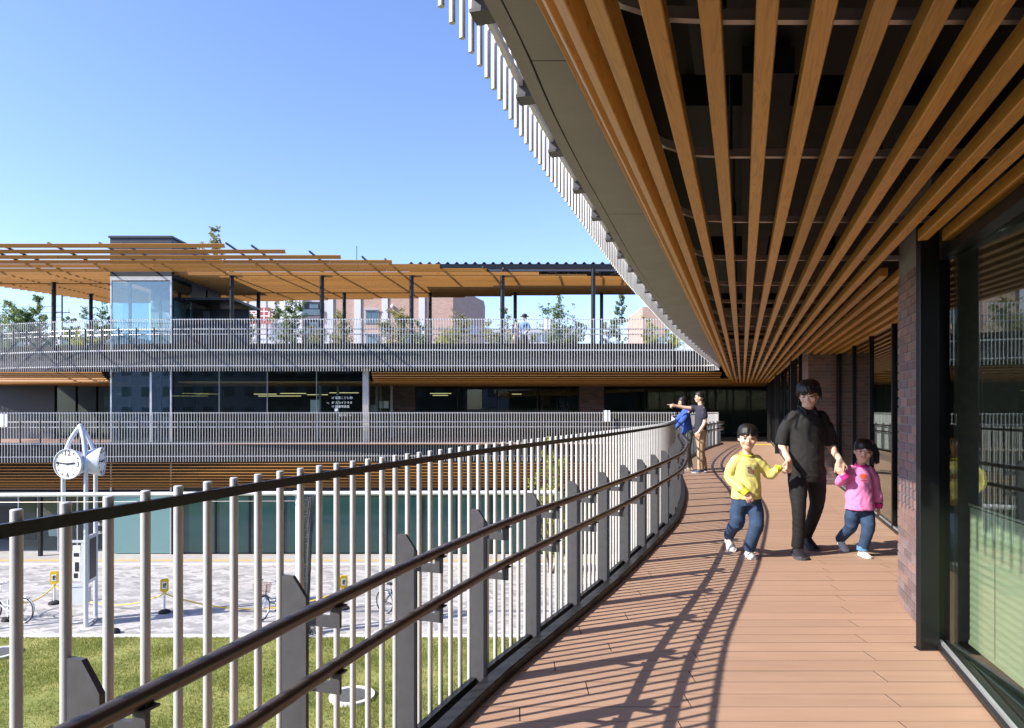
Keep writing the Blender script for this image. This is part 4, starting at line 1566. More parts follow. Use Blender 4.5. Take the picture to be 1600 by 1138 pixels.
# notice board and control box
m = MB()
for (x0, x1, z0, z1) in ((-.39, .38, 2.28, 2.34), (-.39, .38, 1.10, 1.16)):
    MB().box(x0 + .05, x1 - .05, -.3, -.24, z0, z1).build('frame_bar', 'clock_paint', ck)
for xx in (-.30, .26):
    MB().box(xx - .03, xx + .03, -.29, -.25, 1.17, 2.27).build('frame_bar', 'clock_paint', ck)
MB().box(.0, .2, -.28, -.26, 1.25, 2.2).build('notice', 'sign_white', ck)
for (z0, z1, x0, x1) in ((1.9, 2.0, .03, .17), (1.5, 1.75, .06, .17), (1.32, 1.45, .03, .14)):
    MB().box(x0, x1, -.286, -.281, z0, z1).build('print', 'ink', ck)
MB().box(-.33, .34, -.32, -.02, .62, 1.04).build('control_box', 'clock_paint', ck)
MB().box(-.20, -.16, -.33, -.321, .84, .90).build('latch', 'ink', ck)
bo = Matrix.Rotation(math.atan2(.63, .28), 4, 'Z')
b = MB().box(.06, .58, -.025, .025, 1.15, 2.45).build('map_board', 'clock_paint', ck, loc=(.38, -.28, 0), rz=math.atan2(.63, -.11))
MB().box(.11, .53, -.032, -.027, 1.25, 2.35).build('map_print', 'post_grey', b)
MB().bar((.38, -.28, .06), (.27, .35, .06), .05, .05).build('foot_bar', 'clock_paint', ck)

# ================================================================== NET FRAME
nf = thing('net_frame', 'white pipe frame with a gathered grey net at the lawn edge', 'frame', (0, 0, GZ))
NY = 17.95
zp = EYE - (771 - HZ) / F * NY - GZ
xl, xr, xe = gx(-60, NY), gx(466, NY), gx(872, NY)
MB().tube([(xl, NY, zp - .05), (xr, NY, zp)], .055, 12).build('cross_pipe', 'white_paint', nf, smooth=True)
MB().tube([(xr, NY, zp), (xe, NY, zp + .02)], .055, 12).build('cross_pipe', 'white_paint', nf, smooth=True)
MB().tube([(xl, NY - .02, zp - .24), (xr, NY - .02, zp - .20)], .008, 5).build('wire', 'hanger', nf)
for xx in (xl, xr - .04, xe):
    MB().tube([(xx, NY + .08, 0), (xx, NY + .08, zp + .02)], .055, 12).build('pole', 'white_paint', nf, smooth=True)
MB().tube([(xr - .12, NY, zp), (xr + .1, NY, zp)], .07, 12).build('coupling', 'white_paint', nf, smooth=True)
rng = random.Random(5)
net = MB()
ztop = zp - .08
for i in range(30):
    a = 2 * math.pi * i / 30
    pts = []
    for q in np.linspace(0, 1, 16):
        rr = .20 - .10 * min(1, q * 2.2) + .02 * math.sin(q * 9 + i) + (.05 * max(0, q - .85) * 6)
        pts.append((xr + .22 + rr * math.cos(a + q * 1.5) + .03 * math.sin(q * 5), NY - .1 + rr * .7 * math.sin(a + q * 1.5), ztop * (1 - q) + .02))
    net.tube(pts, .012, 3, caps=False)
for j in range(60):
    q = j / 60
    pts = []
    for i in range(13):
        a = 2 * math.pi * i / 12
        rr = .20 - .10 * min(1, q * 2.2) + .012 * math.sin(3 * a + j)
        pts.append((xr + .22 + rr * math.cos(a) + .03 * math.sin(q * 5), NY - .1 + rr * .7 * math.sin(a), ztop * (1 - q) + .02 + .03 * math.sin(2 * a + j)))
    net.tube(pts, .009, 3, caps=False)
net.build('net', 'net', nf)
o = MB()
for j in range(26):
    pts = [(xr + .28 + .34 * math.cos(j * 1.3 + q) * (.4 + .6 * ((j * 7) % 10) / 10), NY - .22 + .22 * math.sin(j * 1.7 + q * 1.3), .03 + .05 * ((j * 3) % 5) + .04 * math.sin(q * 3)) for q in np.linspace(0, 3.2, 10)]
    o.tube(pts, .009, 3, caps=False)
o.build('net_heap', 'net', nf)

# ================================================================== YELLOW STANDS AND ROPE
stands = []


def stand(px, py_base, label, board=True, ang=0):
    Y = (EYE - GZ) * F / (py_base - HZ)
    x = gx(px, Y)
    t = thing('warning_stand', label, 'stand', (x, Y, GZ), ang, 'warning stands on the plaza')
    MB().tube([(0, 0, .005), (0, 0, .06), (0, 0, .11)], [.17, .16, .06], 16).build('base', 'tyre', t, smooth=True)
    MB().tube([(0, 0, .1), (0, 0, .60)], .028, 10).build('pole', 'white_paint', t, smooth=True)
    if board:
        b = MB()
        w, h, e = .11, .19, .04
        poly = [(-w + e, -h), (w - e, -h), (w, -h + e), (w, h - e), (w - e, h), (-w + e, h), (-w, h - e), (-w, -h + e)]
        v = [(p, -.025, z) for p, z in poly] + [(p, .025, z) for p, z in poly]
        n = 8
        b.add(v, [tuple(range(n)), tuple(range(n, 2 * n))[::-1]] + [(i, (i + 1) % n, n + (i + 1) % n, n + i) for i in range(n)])
        bo = b.build('board', 'yellow', t, loc=(0, 0, .80))
        MB().box(-.06, .06, -.031, -.026, -.10, .10).build('panel', 'sign_white', bo)
        for (x0, x1, z0, z1) in ((-.035, .0, -.06, .06), (.01, .04, -.015, .07), (.01, .03, -.07, -.03)):
            MB().box(x0, x1, -.035, -.032, z0, z1).build('pictogram', 'ink', bo)
        MB().tube([(0, 0, .57), (0, 0, .62)], .04, 10).build('collar', 'yellow', t)
    stands.append((x, Y))
    return t


stand(13, 970, 'white rope post with black foot beside the parked bicycle', False)
stand(85, 944, 'yellow warning stand directly left of the plaza clock', ang=R(12))
stand(257, 958, 'yellow warning stand in the open paving right of the clock', ang=R(28))
stand(537, 952, 'yellow warning stand half hidden behind the near railing', ang=R(20))


def rope(a, b, label, za=.56, zb=.56, sag=.25):
    pts = []
    for q in np.linspace(0, 1, 26):
        pts.append((a[0] + (b[0] - a[0]) * q, a[1] + (b[1] - a[1]) * q, GZ + za + (zb - za) * q - sag * 4 * q * (1 - q)))
    o = MB().tube(pts, .018, 6).build('rope', 'yellow', smooth=True)
    tag(o, label, 'rope', 'yellow ropes between the stands')


rope(stands[0], stands[1], 'yellow rope sagging from the white post to the stand by the clock')
rope(stands[1], stands[2], 'yellow rope hanging low behind the clock legs', sag=.45)
rope(stands[2], stands[3], 'yellow rope running right towards the half hidden stand', sag=.5)
# traffic cone in the dark opening
x, z = at(28, 815, 29)
c = thing('traffic_cone', 'red traffic cone in the dark opening at the far left', 'cone', (x, 29, GZ))
hh = 1.0
MB().tube([(0, 0, .03), (0, 0, hh)], [.17, .04], 16).build('body', 'red', c, smooth=True)
MB().box(-.2, .2, -.2, .2, 0, .03).build('base', 'red', c)
# small dark lamp on the paving edge
x = gx(185, 18.1)
o = MB().ellipsoid((0, 0, .03), (.13, .13, .11), 14, 8).build('ground_light', 'ink', loc=(x, 17.95, GZ), smooth=True); tag(o, 'small black dome light on the kerb below the clock', 'light')
# round access covers in the lawn
for (px, py, lab) in ((550, 1090, 'round grey access cover with white ring in the lawn'), (-2, 1023, 'round access cover cut off by the left picture edge')):
    Y = (EYE - GZ) * F / (py - HZ)
    t = thing('access_cover', lab, 'cover', (gx(px, Y), Y, GZ), 0, 'access covers in the lawn')
    MB().tube([(0, 0, -.02), (0, 0, .045)], .36, 32).build('lid', 'manhole', t)
    m = MB(); v = []; n = 40
    for i in range(n):
        a = 2 * math.pi * i / n
        for (rr, zz) in ((.365, 0), (.365, .06), (.46, .06), (.46, 0)):
            v.append((rr * math.cos(a), rr * math.sin(a), zz))
    m.add(v, [(i * 4 + j, i * 4 + j + 1, ((i + 1) % n) * 4 + j + 1, ((i + 1) % n) * 4 + j) for i in range(n) for j in range(3)])
    m.build('ring', 'kerb_white', t)

# notices tied to railings
for (px, py, w, h, Y, lab) in ((948, 650, 10, 17, 27.15, 'small white notice on the opposite middle railing, right part'), (854, 507, 11, 15, 26.62, 'small white notice on the topmost railing right of the people'), (4, 657, 14, 20, 26.2, 'white notice on the middle railing at the left edge')):
    x, z = at(px, py, Y)
    m = MB(); v = []; n = 9
    W, H = w / F * Y, h / F * Y
    for i in range(n):
        u = (i / (n - 1) - .5) * W
        for zz in (-H / 2, H / 2):
            v.append((u, -.015 * math.cos(u / W * 9.5), zz))
    m.add(v, [(2 * i, 2 * i + 2, 2 * i + 3, 2 * i + 1) for i in range(n - 1)])
    o = m.build('notice_sheet', 'sign_white', loc=(x, Y, z)); tag(o, lab, 'notice', 'notices on the railings')
    so = o.modifiers.new('thick', 'SOLIDIFY'); so.thickness = .004

# ================================================================== BICYCLES
def bicycle(label, x, y, rz, frame_m='clock_paint', basket_m='silver', rope_=False, lean=0):
    t = thing('bicycle', label, 'bicycle', (x, y, GZ), rz, 'bicycles parked on the plaza')
    t.rotation_euler = (lean, 0, rz)
    r = .33
    for wx in (-.53, .53):
        w = bpy.data.objects.new('wheel', None); COL.objects.link(w); w.parent = t; w.location = (wx, 0, r)
        pts = [(r * math.cos(a), 0, r * math.sin(a)) for a in np.linspace(0, 2 * math.pi, 33)]
        MB().tube(pts, .02, 8).build('tyre', 'tyre', w, smooth=True)
        pts = [(.305 * math.cos(a), 0, .305 * math.sin(a)) for a in np.linspace(0, 2 * math.pi, 33)]
        MB().tube(pts, .011, 6).build('rim', 'silver', w, smooth=True)
        sp = MB()
        for i in range(18):
            a = 2 * math.pi * i / 18
            sp.tube([(.02 * math.cos(a + .9), .02 * (-1) ** i, .02 * math.sin(a + .9)), (.30 * math.cos(a), 0, .30 * math.sin(a))], .0022, 3)
        sp.tube([(0, -.04, 0), (0, .04, 0)], .022, 8)
        sp.build('spokes', 'silver', w)
        pts = [(.365 * math.cos(a), 0, .365 * math.sin(a)) for a in np.linspace(.2 if wx > 0 else .0, 2.4 if wx > 0 else 3.1, 14)]
        MB().tube(pts, .02, 6, flat=1).build('mudguard', 'silver', w, smooth=True)
    fr = MB()
    bb = (-.10, 0, .28); seat = (-.27, 0, .72); head = (.36, 0, .80); headlow = (.40, 0, .58)
    fr.tube([bb, seat], .018, 8); fr.tube([headlow, (.12, 0, .36), bb], .022, 8); fr.tube([head, headlow], .02, 8)
    fr.tube([(.385, 0, .66), (.10, 0, .46), (-.16, 0, .42)], .017, 8)
    for sy in (-.05, .05):
        fr.tube([bb, (-.53, sy, .33)], .011, 6); fr.tube([(-.24, 0, .66), (-.53, sy, .33)], .010, 6)
        fr.tube([headlow, (.44, sy, .52), (.53, sy, .33)], .012, 6)
    fr.build('frame', frame_m, t, smooth=True)
    MB().tube([seat, (-.30, 0, .84)], .013, 8).build('seat_post', 'silver', t)
    MB().ellipsoid((-.30, 0, .88), (.14, .09, .035), 12, 8).build('saddle', 'ink', t, smooth=True)
    hb = MB(); hb.tube([head, (.33, 0, .98)], .014, 8)
    hb.tube([(.12, -.27, 1.0), (.26, -.26, 1.02), (.34, -.12, 1.0), (.34, .12, 1.0), (.26, .26, 1.02), (.12, .27, 1.0)], .012, 8)
    hb.build('handlebar', 'silver', t, smooth=True)
    for sy in (-.27, .27):
        MB().tube([(.10, sy, 1.0), (.20, sy, 1.01)], .017, 8).build('grip', 'ink', t)
    bk = MB()
    def corner(u, v_, q):
        s = .8 + .2 * q
        return (.56 + u * .16 * s, v_ * .2 * s, .76 + .26 * q)
    ring_ = [(-1, -1), (1, -1), (1, 1), (-1, 1), (-1, -1)]
    for q in np.linspace(0, 1, 6):
        bk.tube([corner(u, v_, q) for u, v_ in ring_], .004 if 0 < q < 1 else .007, 4)
    for e in range(4):
        (u0, v0), (u1, v1) = ring_[e], ring_[e + 1]
        for k2 in range(7):
            f_ = k2 / 7
            u, v_ = u0 + (u1 - u0) * f_, v0 + (v1 - v0) * f_
            bk.tube([corner(u, v_, 0), corner(u, v_, 1)], .0035, 4)
    bk.build('basket', basket_m, t)
    MB().tube([bb, (-.10, .09, .28)], .012, 6).build('crank_axle', 'silver', t)
    MB().tube([(-.10, .05, .28), (-.10, .058, .28)], .085, 18).build('chainring', 'silver', t)
    MB().box(-.04, .06, .07, .15, .12, .14).build('pedal', 'ink', t)
    MB().tube([(-.53, .06, .30), (-.62, .1, .02)], .01, 6).build('kick_stand', 'silver', t)
    rk = MB(); rk.bar((-.75, 0, .70), (-.33, 0, .70), .12, .015)
    for sy in (-.06, .06):
        rk.tube([(-.60, sy, .70), (-.53, sy, .34)], .006, 4)
    rk.build('rear_rack', 'silver', t)
    return t


bicycle('pale city bicycle with wire basket at the left edge of the plaza', gx(10, 18.9), 18.9, R(168), lean=R(5))
bicycle('bicycle with brown basket seen end on behind the railing', gx(427, 19.6), 19.6, R(-102), 'blue_paint', 'leather')
bicycle('second bicycle partly hidden by railing bars, right of the net', gx(622, 19.4), 19.4, R(-35), 'ink', 'silver')

# ================================================================== PEOPLE
def flat_mat(name, col, rough=.8, var=.08, vscale=9, bump=.25, bscale=90, sheen=0.0):
    return mat(name, col, rough, var=var, vscale=vscale, bump=bump, bscale=bscale)


def skin_mat():
    m = mat('skin', (0.70, 0.455, 0.335), .5, var=.07, vscale=10)
    b = m.node_tree.nodes['Principled BSDF']
    b.inputs['Subsurface Weight'].default_value = .12
    b.inputs['Subsurface Radius'].default_value = (.01, .004, .002)
    return m


skin_mat()
flat_mat('hair', (0.010, 0.008, 0.007), .42, .3, 40, .5, 200)
flat_mat('cloth_black', (0.013, 0.013, 0.014), .85)
flat_mat('cloth_trouser', (0.006, 0.006, 0.007), .85)
flat_mat('cloth_navy', (0.022, 0.024, 0.042), .85)
flat_mat('cloth_blue', (0.035, 0.09, 0.36), .8)
flat_mat('cloth_khaki', (0.40, 0.29, 0.17), .85)
flat_mat('cloth_green', (0.10, 0.13, 0.12), .85)
flat_mat('denim', (0.024, 0.052, 0.115), .85, .35, 14, .4, 200)
flat_mat('lime', (0.58, 0.62, 0.04), .8)
flat_mat('magenta', (0.62, 0.03, 0.28), .8)
flat_mat('shoe_white', (0.68, 0.67, 0.64), .6, .1, 20)
flat_mat('shoe_black', (0.02, 0.02, 0.022), .5)
flat_mat('shoe_blue', (0.06, 0.09, 0.17), .7)
flat_mat('shoe_cream', (0.55, 0.46, 0.34), .7)
flat_mat('cloth_pattern', (0.38, 0.36, 0.36), .8, .8, 30)
flat_mat('skirt_brown', (0.10, 0.07, 0.055), .85)
flat_mat('cloth_sky', (0.10, 0.24, 0.42), .8)
mat('eye_dark', (0.012, 0.008, 0.007), .25)
mat('lip', (0.42, 0.14, 0.12), .5)
mat('teeth', (0.78, 0.76, 0.72), .35)
mat('pink_tie', (0.75, 0.35, 0.45), .5)


def print_shirt(name, base, cx, cz, w, h, bg, blobs):
    """a cloth with a small flat chest print, placed in the shirt's own coordinates"""
    m = flat_mat(name, base, .85, .06)
    nt = m.node_tree
    b = nt.nodes['Principled BSDF']
    src = b.inputs['Base Color'].links[0].from_socket
    tc = nt.nodes.new('ShaderNodeTexCoord')
    sx = nt.nodes.new('ShaderNodeSeparateXYZ')
    nt.links.new(tc.outputs['Object'], sx.inputs[0])

    def inside(x0, z0, rx, rz, p):
        def term(sock, c, r):
            a = nt.nodes.new('ShaderNodeMath'); a.operation = 'SUBTRACT'; a.inputs[1].default_value = c
            nt.links.new(sock, a.inputs[0])
            d = nt.nodes.new('ShaderNodeMath'); d.operation = 'DIVIDE'; d.inputs[1].default_value = r
            nt.links.new(a.outputs[0], d.inputs[0])
            e = nt.nodes.new('ShaderNodeMath'); e.operation = 'ABSOLUTE'
            nt.links.new(d.outputs[0], e.inputs[0])
            g = nt.nodes.new('ShaderNodeMath'); g.operation = 'POWER'; g.inputs[1].default_value = p
            nt.links.new(e.outputs[0], g.inputs[0])
            return g.outputs[0]
        s = nt.nodes.new('ShaderNodeMath'); s.operation = 'ADD'
        nt.links.new(term(sx.outputs['X'], x0, rx), s.inputs[0]); nt.links.new(term(sx.outputs['Z'], z0, rz), s.inputs[1])
        l = nt.nodes.new('ShaderNodeMath'); l.operation = 'LESS_THAN'; l.inputs[1].default_value = 1
        nt.links.new(s.outputs[0], l.inputs[0])
        f = nt.nodes.new('ShaderNodeMath'); f.operation = 'LESS_THAN'; f.inputs[1].default_value = 0.0
        nt.links.new(sx.outputs['Y'], f.inputs[0])
        k = nt.nodes.new('ShaderNodeMath'); k.operation = 'MULTIPLY'
        nt.links.new(l.outputs[0], k.inputs[0]); nt.links.new(f.outputs[0], k.inputs[1])
        return k.outputs[0]
    for (x0, z0, rx, rz, p, col) in ([(cx, cz, w, h, 8, bg)] if bg else []) + blobs:
        mx = nt.nodes.new('ShaderNodeMix'); mx.data_type = 'RGBA'
        nt.links.new(inside(x0, z0, rx, rz, p), mx.inputs['Factor'])
        nt.links.new(src, mx.inputs['A'])
        mx.inputs['B'].default_value = (*col, 1)
        src = mx.outputs['Result']
    nt.links.new(src, b.inputs['Base Color'])


print_shirt('shirt_yellow', (0.70, 0.655, 0.20), .01, .84, .052, .06, (0.42, 0.41, 0.17),
            [(.012, .832, .034, .022, 2, (0.17, 0.12, 0.07)), (.0, .858, .02, .022, 2, (0.17, 0.12, 0.07)), (.03, .822, .014, .02, 2, (0.30, 0.10, 0.06)), (-.012, .868, .012, .009, 2, (0.05, 0.04, 0.03))])
print_shirt('shirt_pink', (0.74, 0.23, 0.50), .0, .78, .05, .05, None,
            [(-.032, .768, .014, .012, 2, (0.30, 0.30, 0.34)), (.034, .768, .014, .012, 2, (0.30, 0.30, 0.34)), (-.012, .785, .02, .022, 2, (0.75, 0.10, 0.04)), (.014, .785, .02, .022, 2, (0.75, 0.10, 0.04)), (.0, .768, .022, .014, 2, (0.75, 0.10, 0.04)), (-.0, .742, .036, .005, 8, (0.55, 0.06, 0.12))])


def blob(name, mb, voxel, m, parent, smooth=4, wrinkle=0.0, wscale=14, wdir=(1, 1, .45)):
    me = bpy.data.meshes.new('tmp')
    me.from_pydata([tuple(v) for v in mb.v], [], mb.f)
    bm = bmesh.new(); bm.from_mesh(me)
    bmesh.ops.recalc_face_normals(bm, faces=bm.faces)
    bm.to_mesh(me); bm.free()
    o = bpy.data.objects.new('tmp', me)
    COL.objects.link(o)
    r = o.modifiers.new('r', 'REMESH'); r.mode = 'VOXEL'; r.voxel_size = voxel
    if smooth:
        s = o.modifiers.new('s', 'SMOOTH'); s.iterations = smooth; s.factor = .5
    dg = bpy.context.evaluated_depsgraph_get()
    out = bpy.data.meshes.new_from_object(o.evaluated_get(dg))
    bpy.data.objects.remove(o); bpy.data.meshes.remove(me)
    if wrinkle:
        n = len(out.vertices)
        no = np.zeros(n * 3); out.vertex_normals.foreach_get('vector', no)
        co = np.zeros(n * 3); out.vertices.foreach_get('co', co)
        co = co.reshape(-1, 3); no = no.reshape(-1, 3)
        d = np.empty(n)
        for i in range(n):
            p = co[i]
            w_ = Vector((p[0] + .05 * math.sin(p[2] * 17 + p[1] * 8), p[1], p[2] + .35 * p[0] * (1 if p[1] < 0 else -1)))
            a = mnoise.noise(Vector((w_.x * wscale * wdir[0] + 3.1, w_.y * wscale * wdir[1], w_.z * wscale * wdir[2])))
            b_ = mnoise.noise(Vector((w_.x * wscale * wdir[0] * 2.1 + 9, w_.y * wscale * wdir[1] * 2.1, w_.z * wscale * wdir[2] * 1.7)))
            c_ = mnoise.noise(Vector((p[0] * 5, p[1] * 5, p[2] * 4 + 7)))
            amp = .35 + .9 * max(0, c_ + .25)
            d[i] = ((1 - 2.6 * abs(a)) * .8 + .35 * (1 - 2.4 * abs(b_)) - .5) * amp
        co += no * (d * wrinkle)[:, None]
        out.vertices.foreach_set('co', co.reshape(-1))
        out.update()
    out.name = name
    out.materials.clear()
    out.shade_smooth()
    return link(name, out, m, parent)




def V(*a):
    return Vector(a)


def loft(mb, rings, n=20):
    """rings: (centre, rx, ry) stacked"""
    v = []; f = []
    for (c, rx, ry) in rings:
        for k in range(n):
            a = 2 * math.pi * k / n
            v.append((c[0] + rx * math.cos(a), c[1] + ry * math.sin(a), c[2]))
    for i in range(len(rings) - 1):
        for k in range(n):
            f.append((i * n + k, i * n + (k + 1) % n, (i + 1) * n + (k + 1) % n, (i + 1) * n + k))
    f.append(tuple(range(n))[::-1]); f.append(tuple(range((len(rings) - 1) * n, len(rings) * n)))
    mb.add(v, f)


def rtube(mb, pts, rad, n=14, sub=4, end=True):
    """rounded limb: smooth path through the joints with ball ends"""
    P = [Vector(p) for p in pts]
    out = []; rr = []
    ext = [P[0] * 2 - P[1]] + P + [P[-1] * 2 - P[-2]]
    for i in range(1, len(ext) - 2):
        for k in range(sub):
            t = k / sub
            p0, p1, p2, p3 = ext[i - 1:i + 3]
            out.append(.5 * ((2 * p1) + (-p0 + p2) * t + (2 * p0 - 5 * p1 + 4 * p2 - p3) * t * t + (-p0 + 3 * p1 - 3 * p2 + p3) * t ** 3))
            rr.append(rad[i - 1] * (1 - t) + rad[i] * t)
    out.append(P[-1]); rr.append(rad[-1])
    mb.tube(out, rr, n)
    mb.ellipsoid(P[0], (rad[0],) * 3, 12, 8)
    if end:
        mb.ellipsoid(P[-1], (rad[-1],) * 3, 12, 8)


def hand(mb, wrist, d, pn, thumb, L, curl=.5):
    """wrist point, finger direction, palm normal, thumb side, hand length, finger curl (rad per joint)"""
    d = Vector(d).normalized(); pn = Vector(pn); pn = (pn - d * pn.dot(d)).normalized()
    s = Vector(thumb); s = (s - d * s.dot(d) - pn * s.dot(pn)).normalized()
    w = Vector(wrist)
    pl = L * .52
    pw = L * .22
    for q in np.linspace(-1, 1, 4):
        mb.tube([w + s * (q * pw * .55), w + d * pl * .5 + s * (q * pw * .85), w + d * pl + s * (q * pw * .9)], [L * .085, L * .085, L * .068], 8)
    lens = (.40, .46, .43, .34)
    for i, q in enumerate((.95, .32, -.32, -.95)):
        p = w + d * pl * .95 + s * (q * pw)
        dd = (d + s * q * .08).normalized()
        pts = [p]
        ax = dd.cross(pn)
        ang = curl * .6
        cur = dd
        for seg in (.45, .32, .26):
            cur = (Matrix.Rotation(ang, 3, ax) @ dd)
            p = p + cur * (L * lens[i] * seg)
            pts.append(p)
            ang += curl
        mb.tube(pts, [L * .052, L * .05, L * .046, L * .036], 8)
        mb.ellipsoid(pts[-1], (L * .036,) * 3, 8, 6)
    p = w + d * pl * .25 + s * pw * .9
    t1 = p + (d * .55 + s * .65 + pn * .25).normalized() * L * .22
    t2 = t1 + (d * .85 + s * .15 + pn * .45).normalized() * L * .17
    mb.tube([w + d * pl * .1 + s * pw * .3, p, t1, t2], [L * .08, L * .075, L * .055, L * .042], 8)
    mb.ellipsoid(t2, (L * .042,) * 3, 8, 6)


def head(mb, c, h, yaw, pitch, roll=0):
    """adds head shape; c = centre of the head, h = chin-to-crown height; returns the matrix"""
    M = Matrix.Rotation(yaw, 3, 'Z') @ Matrix.Rotation(roll, 3, 'Y') @ Matrix.Rotation(pitch, 3, 'X')
    c = Vector(c)

    def e(p, r):
        mb.ellipsoid(c + M @ Vector(p) * h, [q * h for q in r], 18, 14, M)
    e((0, .06, .12), (.335, .41, .38))         # cranium
    e((0, -.06, -.08), (.30, .33, .36))        # face
    e((0, -.16, -.31), (.20, .19, .17))        # chin and jaw
    e((0, -.03, -.22), (.265, .25, .22))
    for sx in (-1, 1):
        e((sx * .17, -.26, -.10), (.12, .10, .12))   # cheeks
        e((sx * .335, .03, -.03), (.035, .075, .115))  # ears
        e((sx * .12, -.335, .075), (.10, .05, .035))   # brows
    e((0, -.395, -.10), (.048, .065, .055))    # nose tip
    e((0, -.365, -.02), (.032, .045, .10))     # nose bridge
    e((0, -.34, -.225), (.085, .045, .035))    # lips mass
    return M


def face_parts(parent, c, h, M, smile=1.0, teeth=True, glasses=False):
    c = Vector(c)

    def el(name, p, r, m, rot=0):
        MM = M @ Matrix.Rotation(rot, 3, 'Y')
        MB().ellipsoid(c + M @ Vector(p) * h, [q * h for q in r], 12, 8, MM).build(name, m, parent, smooth=True)
    for sx in (-1, 1):
        el('eye', (sx * .135, -.365, .015), (.062, .030, .017), 'eye_dark', sx * .12)
        el('eyebrow', (sx * .14, -.375, .105), (.085, .03, .016), 'hair', -sx * .12)
    m = MB()
    pts = [c + M @ Vector((u * .13, -.385 + .09 * u * u, -.215 + .05 * smile * u * u)) * h for u in np.linspace(-1, 1, 9)]
    m.tube(pts, [h * .010] + [h * .020] * 7 + [h * .010], 8)
    m.build('mouth', 'lip', parent, smooth=True)
    if teeth:
        pts = [c + M @ Vector((u * .09, -.40 + .09 * u * u, -.213 + .05 * smile * u * u)) * h for u in np.linspace(-1, 1, 7)]
        MB().tube(pts, [h * .006] + [h * .014] * 5 + [h * .006], 8).build('teeth', 'teeth', parent, smooth=True)
    if glasses:
        g = MB()
        for sx in (-1, 1):
            pts = [c + M @ Vector((sx * .14 + .10 * math.cos(a), -.42, .01 + .075 * math.sin(a))) * h for a in np.linspace(0, 2 * math.pi, 17)]
            g.tube(pts, h * .010, 6)
            g.tube([c + M @ Vector((sx * .24, -.42, .03)) * h, c + M @ Vector((sx * .345, .02, .03)) * h], h * .010, 6)
        g.build('glasses', 'ink', parent)


def hair_short(parent, c, h, M, seed, fringe=.16, side=.02, vol=1.08, back=-.15, messy=.05, m='hair', voxel=.006, n=150, top=1.0):
    """cap of locks; fringe/side/back = lowest height of the hair at front, sides, back (in head heights)"""
    rng = random.Random(seed)
    mb = MB()
    c = Vector(c)
    cc = Vector((0, .07, .13))
    mb.ellipsoid(c + M @ (Vector((0, .11, .20)) * h), [.335 * vol * h, .375 * vol * h, .325 * vol * h * top], 20, 14, M)
    for i in range(n):
        az = rng.uniform(0, 2 * math.pi)          # 0 = front
        front = math.cos(az)
        low = fringe if front > .45 else (side if front > -.35 else back)
        low += rng.uniform(-.05, .03)
        pts = []
        a0 = rng.uniform(.15, .5)
        twist = rng.uniform(-.25, .25)
        k = 6
        z1 = low
        for q in range(k):
            f_ = q / (k - 1)
            el = (a0 + (1.15 - a0) * min(1, f_ * 1.3)) * 1.0
            rr = vol * (1.0 + rng.uniform(0, messy) + messy * f_)
            a = az + twist * f_
            p = Vector((.345 * rr * math.sin(el) * math.sin(a), -.395 * rr * math.sin(el) * math.cos(a), .375 * rr * top * math.cos(el))) + cc
            if f_ > .6:
                p.z = p.z + (z1 - p.z) * (f_ - .6) / .4
            pts.append(c + M @ (p * h))
        mb.tube(pts, [h * .035, h * .045, h * .045, h * .038, h * .028, h * .008], 6)
    return blob('hair', mb, voxel * .8, m, parent, 0)


def shoe(mb, ankle, toe_dir, L, z0, pitch=0):
    """shoe under an ankle point"""
    d = Vector(toe_dir).normalized()
    s = d.cross(V(0, 0, 1)).normalized()
    up = s.cross(d).normalized()
    a = Vector(ankle)
    base = Vector((a.x, a.y, z0))
    w = L * .19
    for (u, wz, h) in ((-.22, .80, .20), (-.08, .86, .22), (.12, .88, .20), (.32, .98, .16), (.50, 1.0, .125), (.64, .85, .10), (.72, .6, .08)):
        pass
    secs = [(-.26, .55, .16), (-.2, .82, .24), (-.05, .88, .28), (.12, .88, .25), (.3, .98, .19), (.48, 1.04, .15), (.62, .92, .125), (.71, .62, .10), (.745, .3, .07)]
    v = []; f = []; n = 14
    for (u, wz, h) in secs:
        for k in range(n):
            an = 2 * math.pi * k / n
            cx_ = math.cos(an); sz_ = math.sin(an)
            zz = max(0.0, .5 + .5 * sz_) if sz_ > -.6 else 0.0
            p = base + d * (u * L) + s * (w * 1.1 * wz * math.copysign(abs(cx_) ** .7, cx_) * (1 - .35 * max(0, sz_))) + up * (h * 1.3 * L * zz)
            v.append(p)
    for i in range(len(secs) - 1):
        for k in range(n):
            f.append((i * n + k, i * n + (k + 1) % n, (i + 1) * n + (k + 1) % n, (i + 1) * n + k))
    f.append(tuple(range(n))[::-1]); f.append(tuple(range((len(secs) - 1) * n, len(secs) * n)))
    mb.add(v, f)


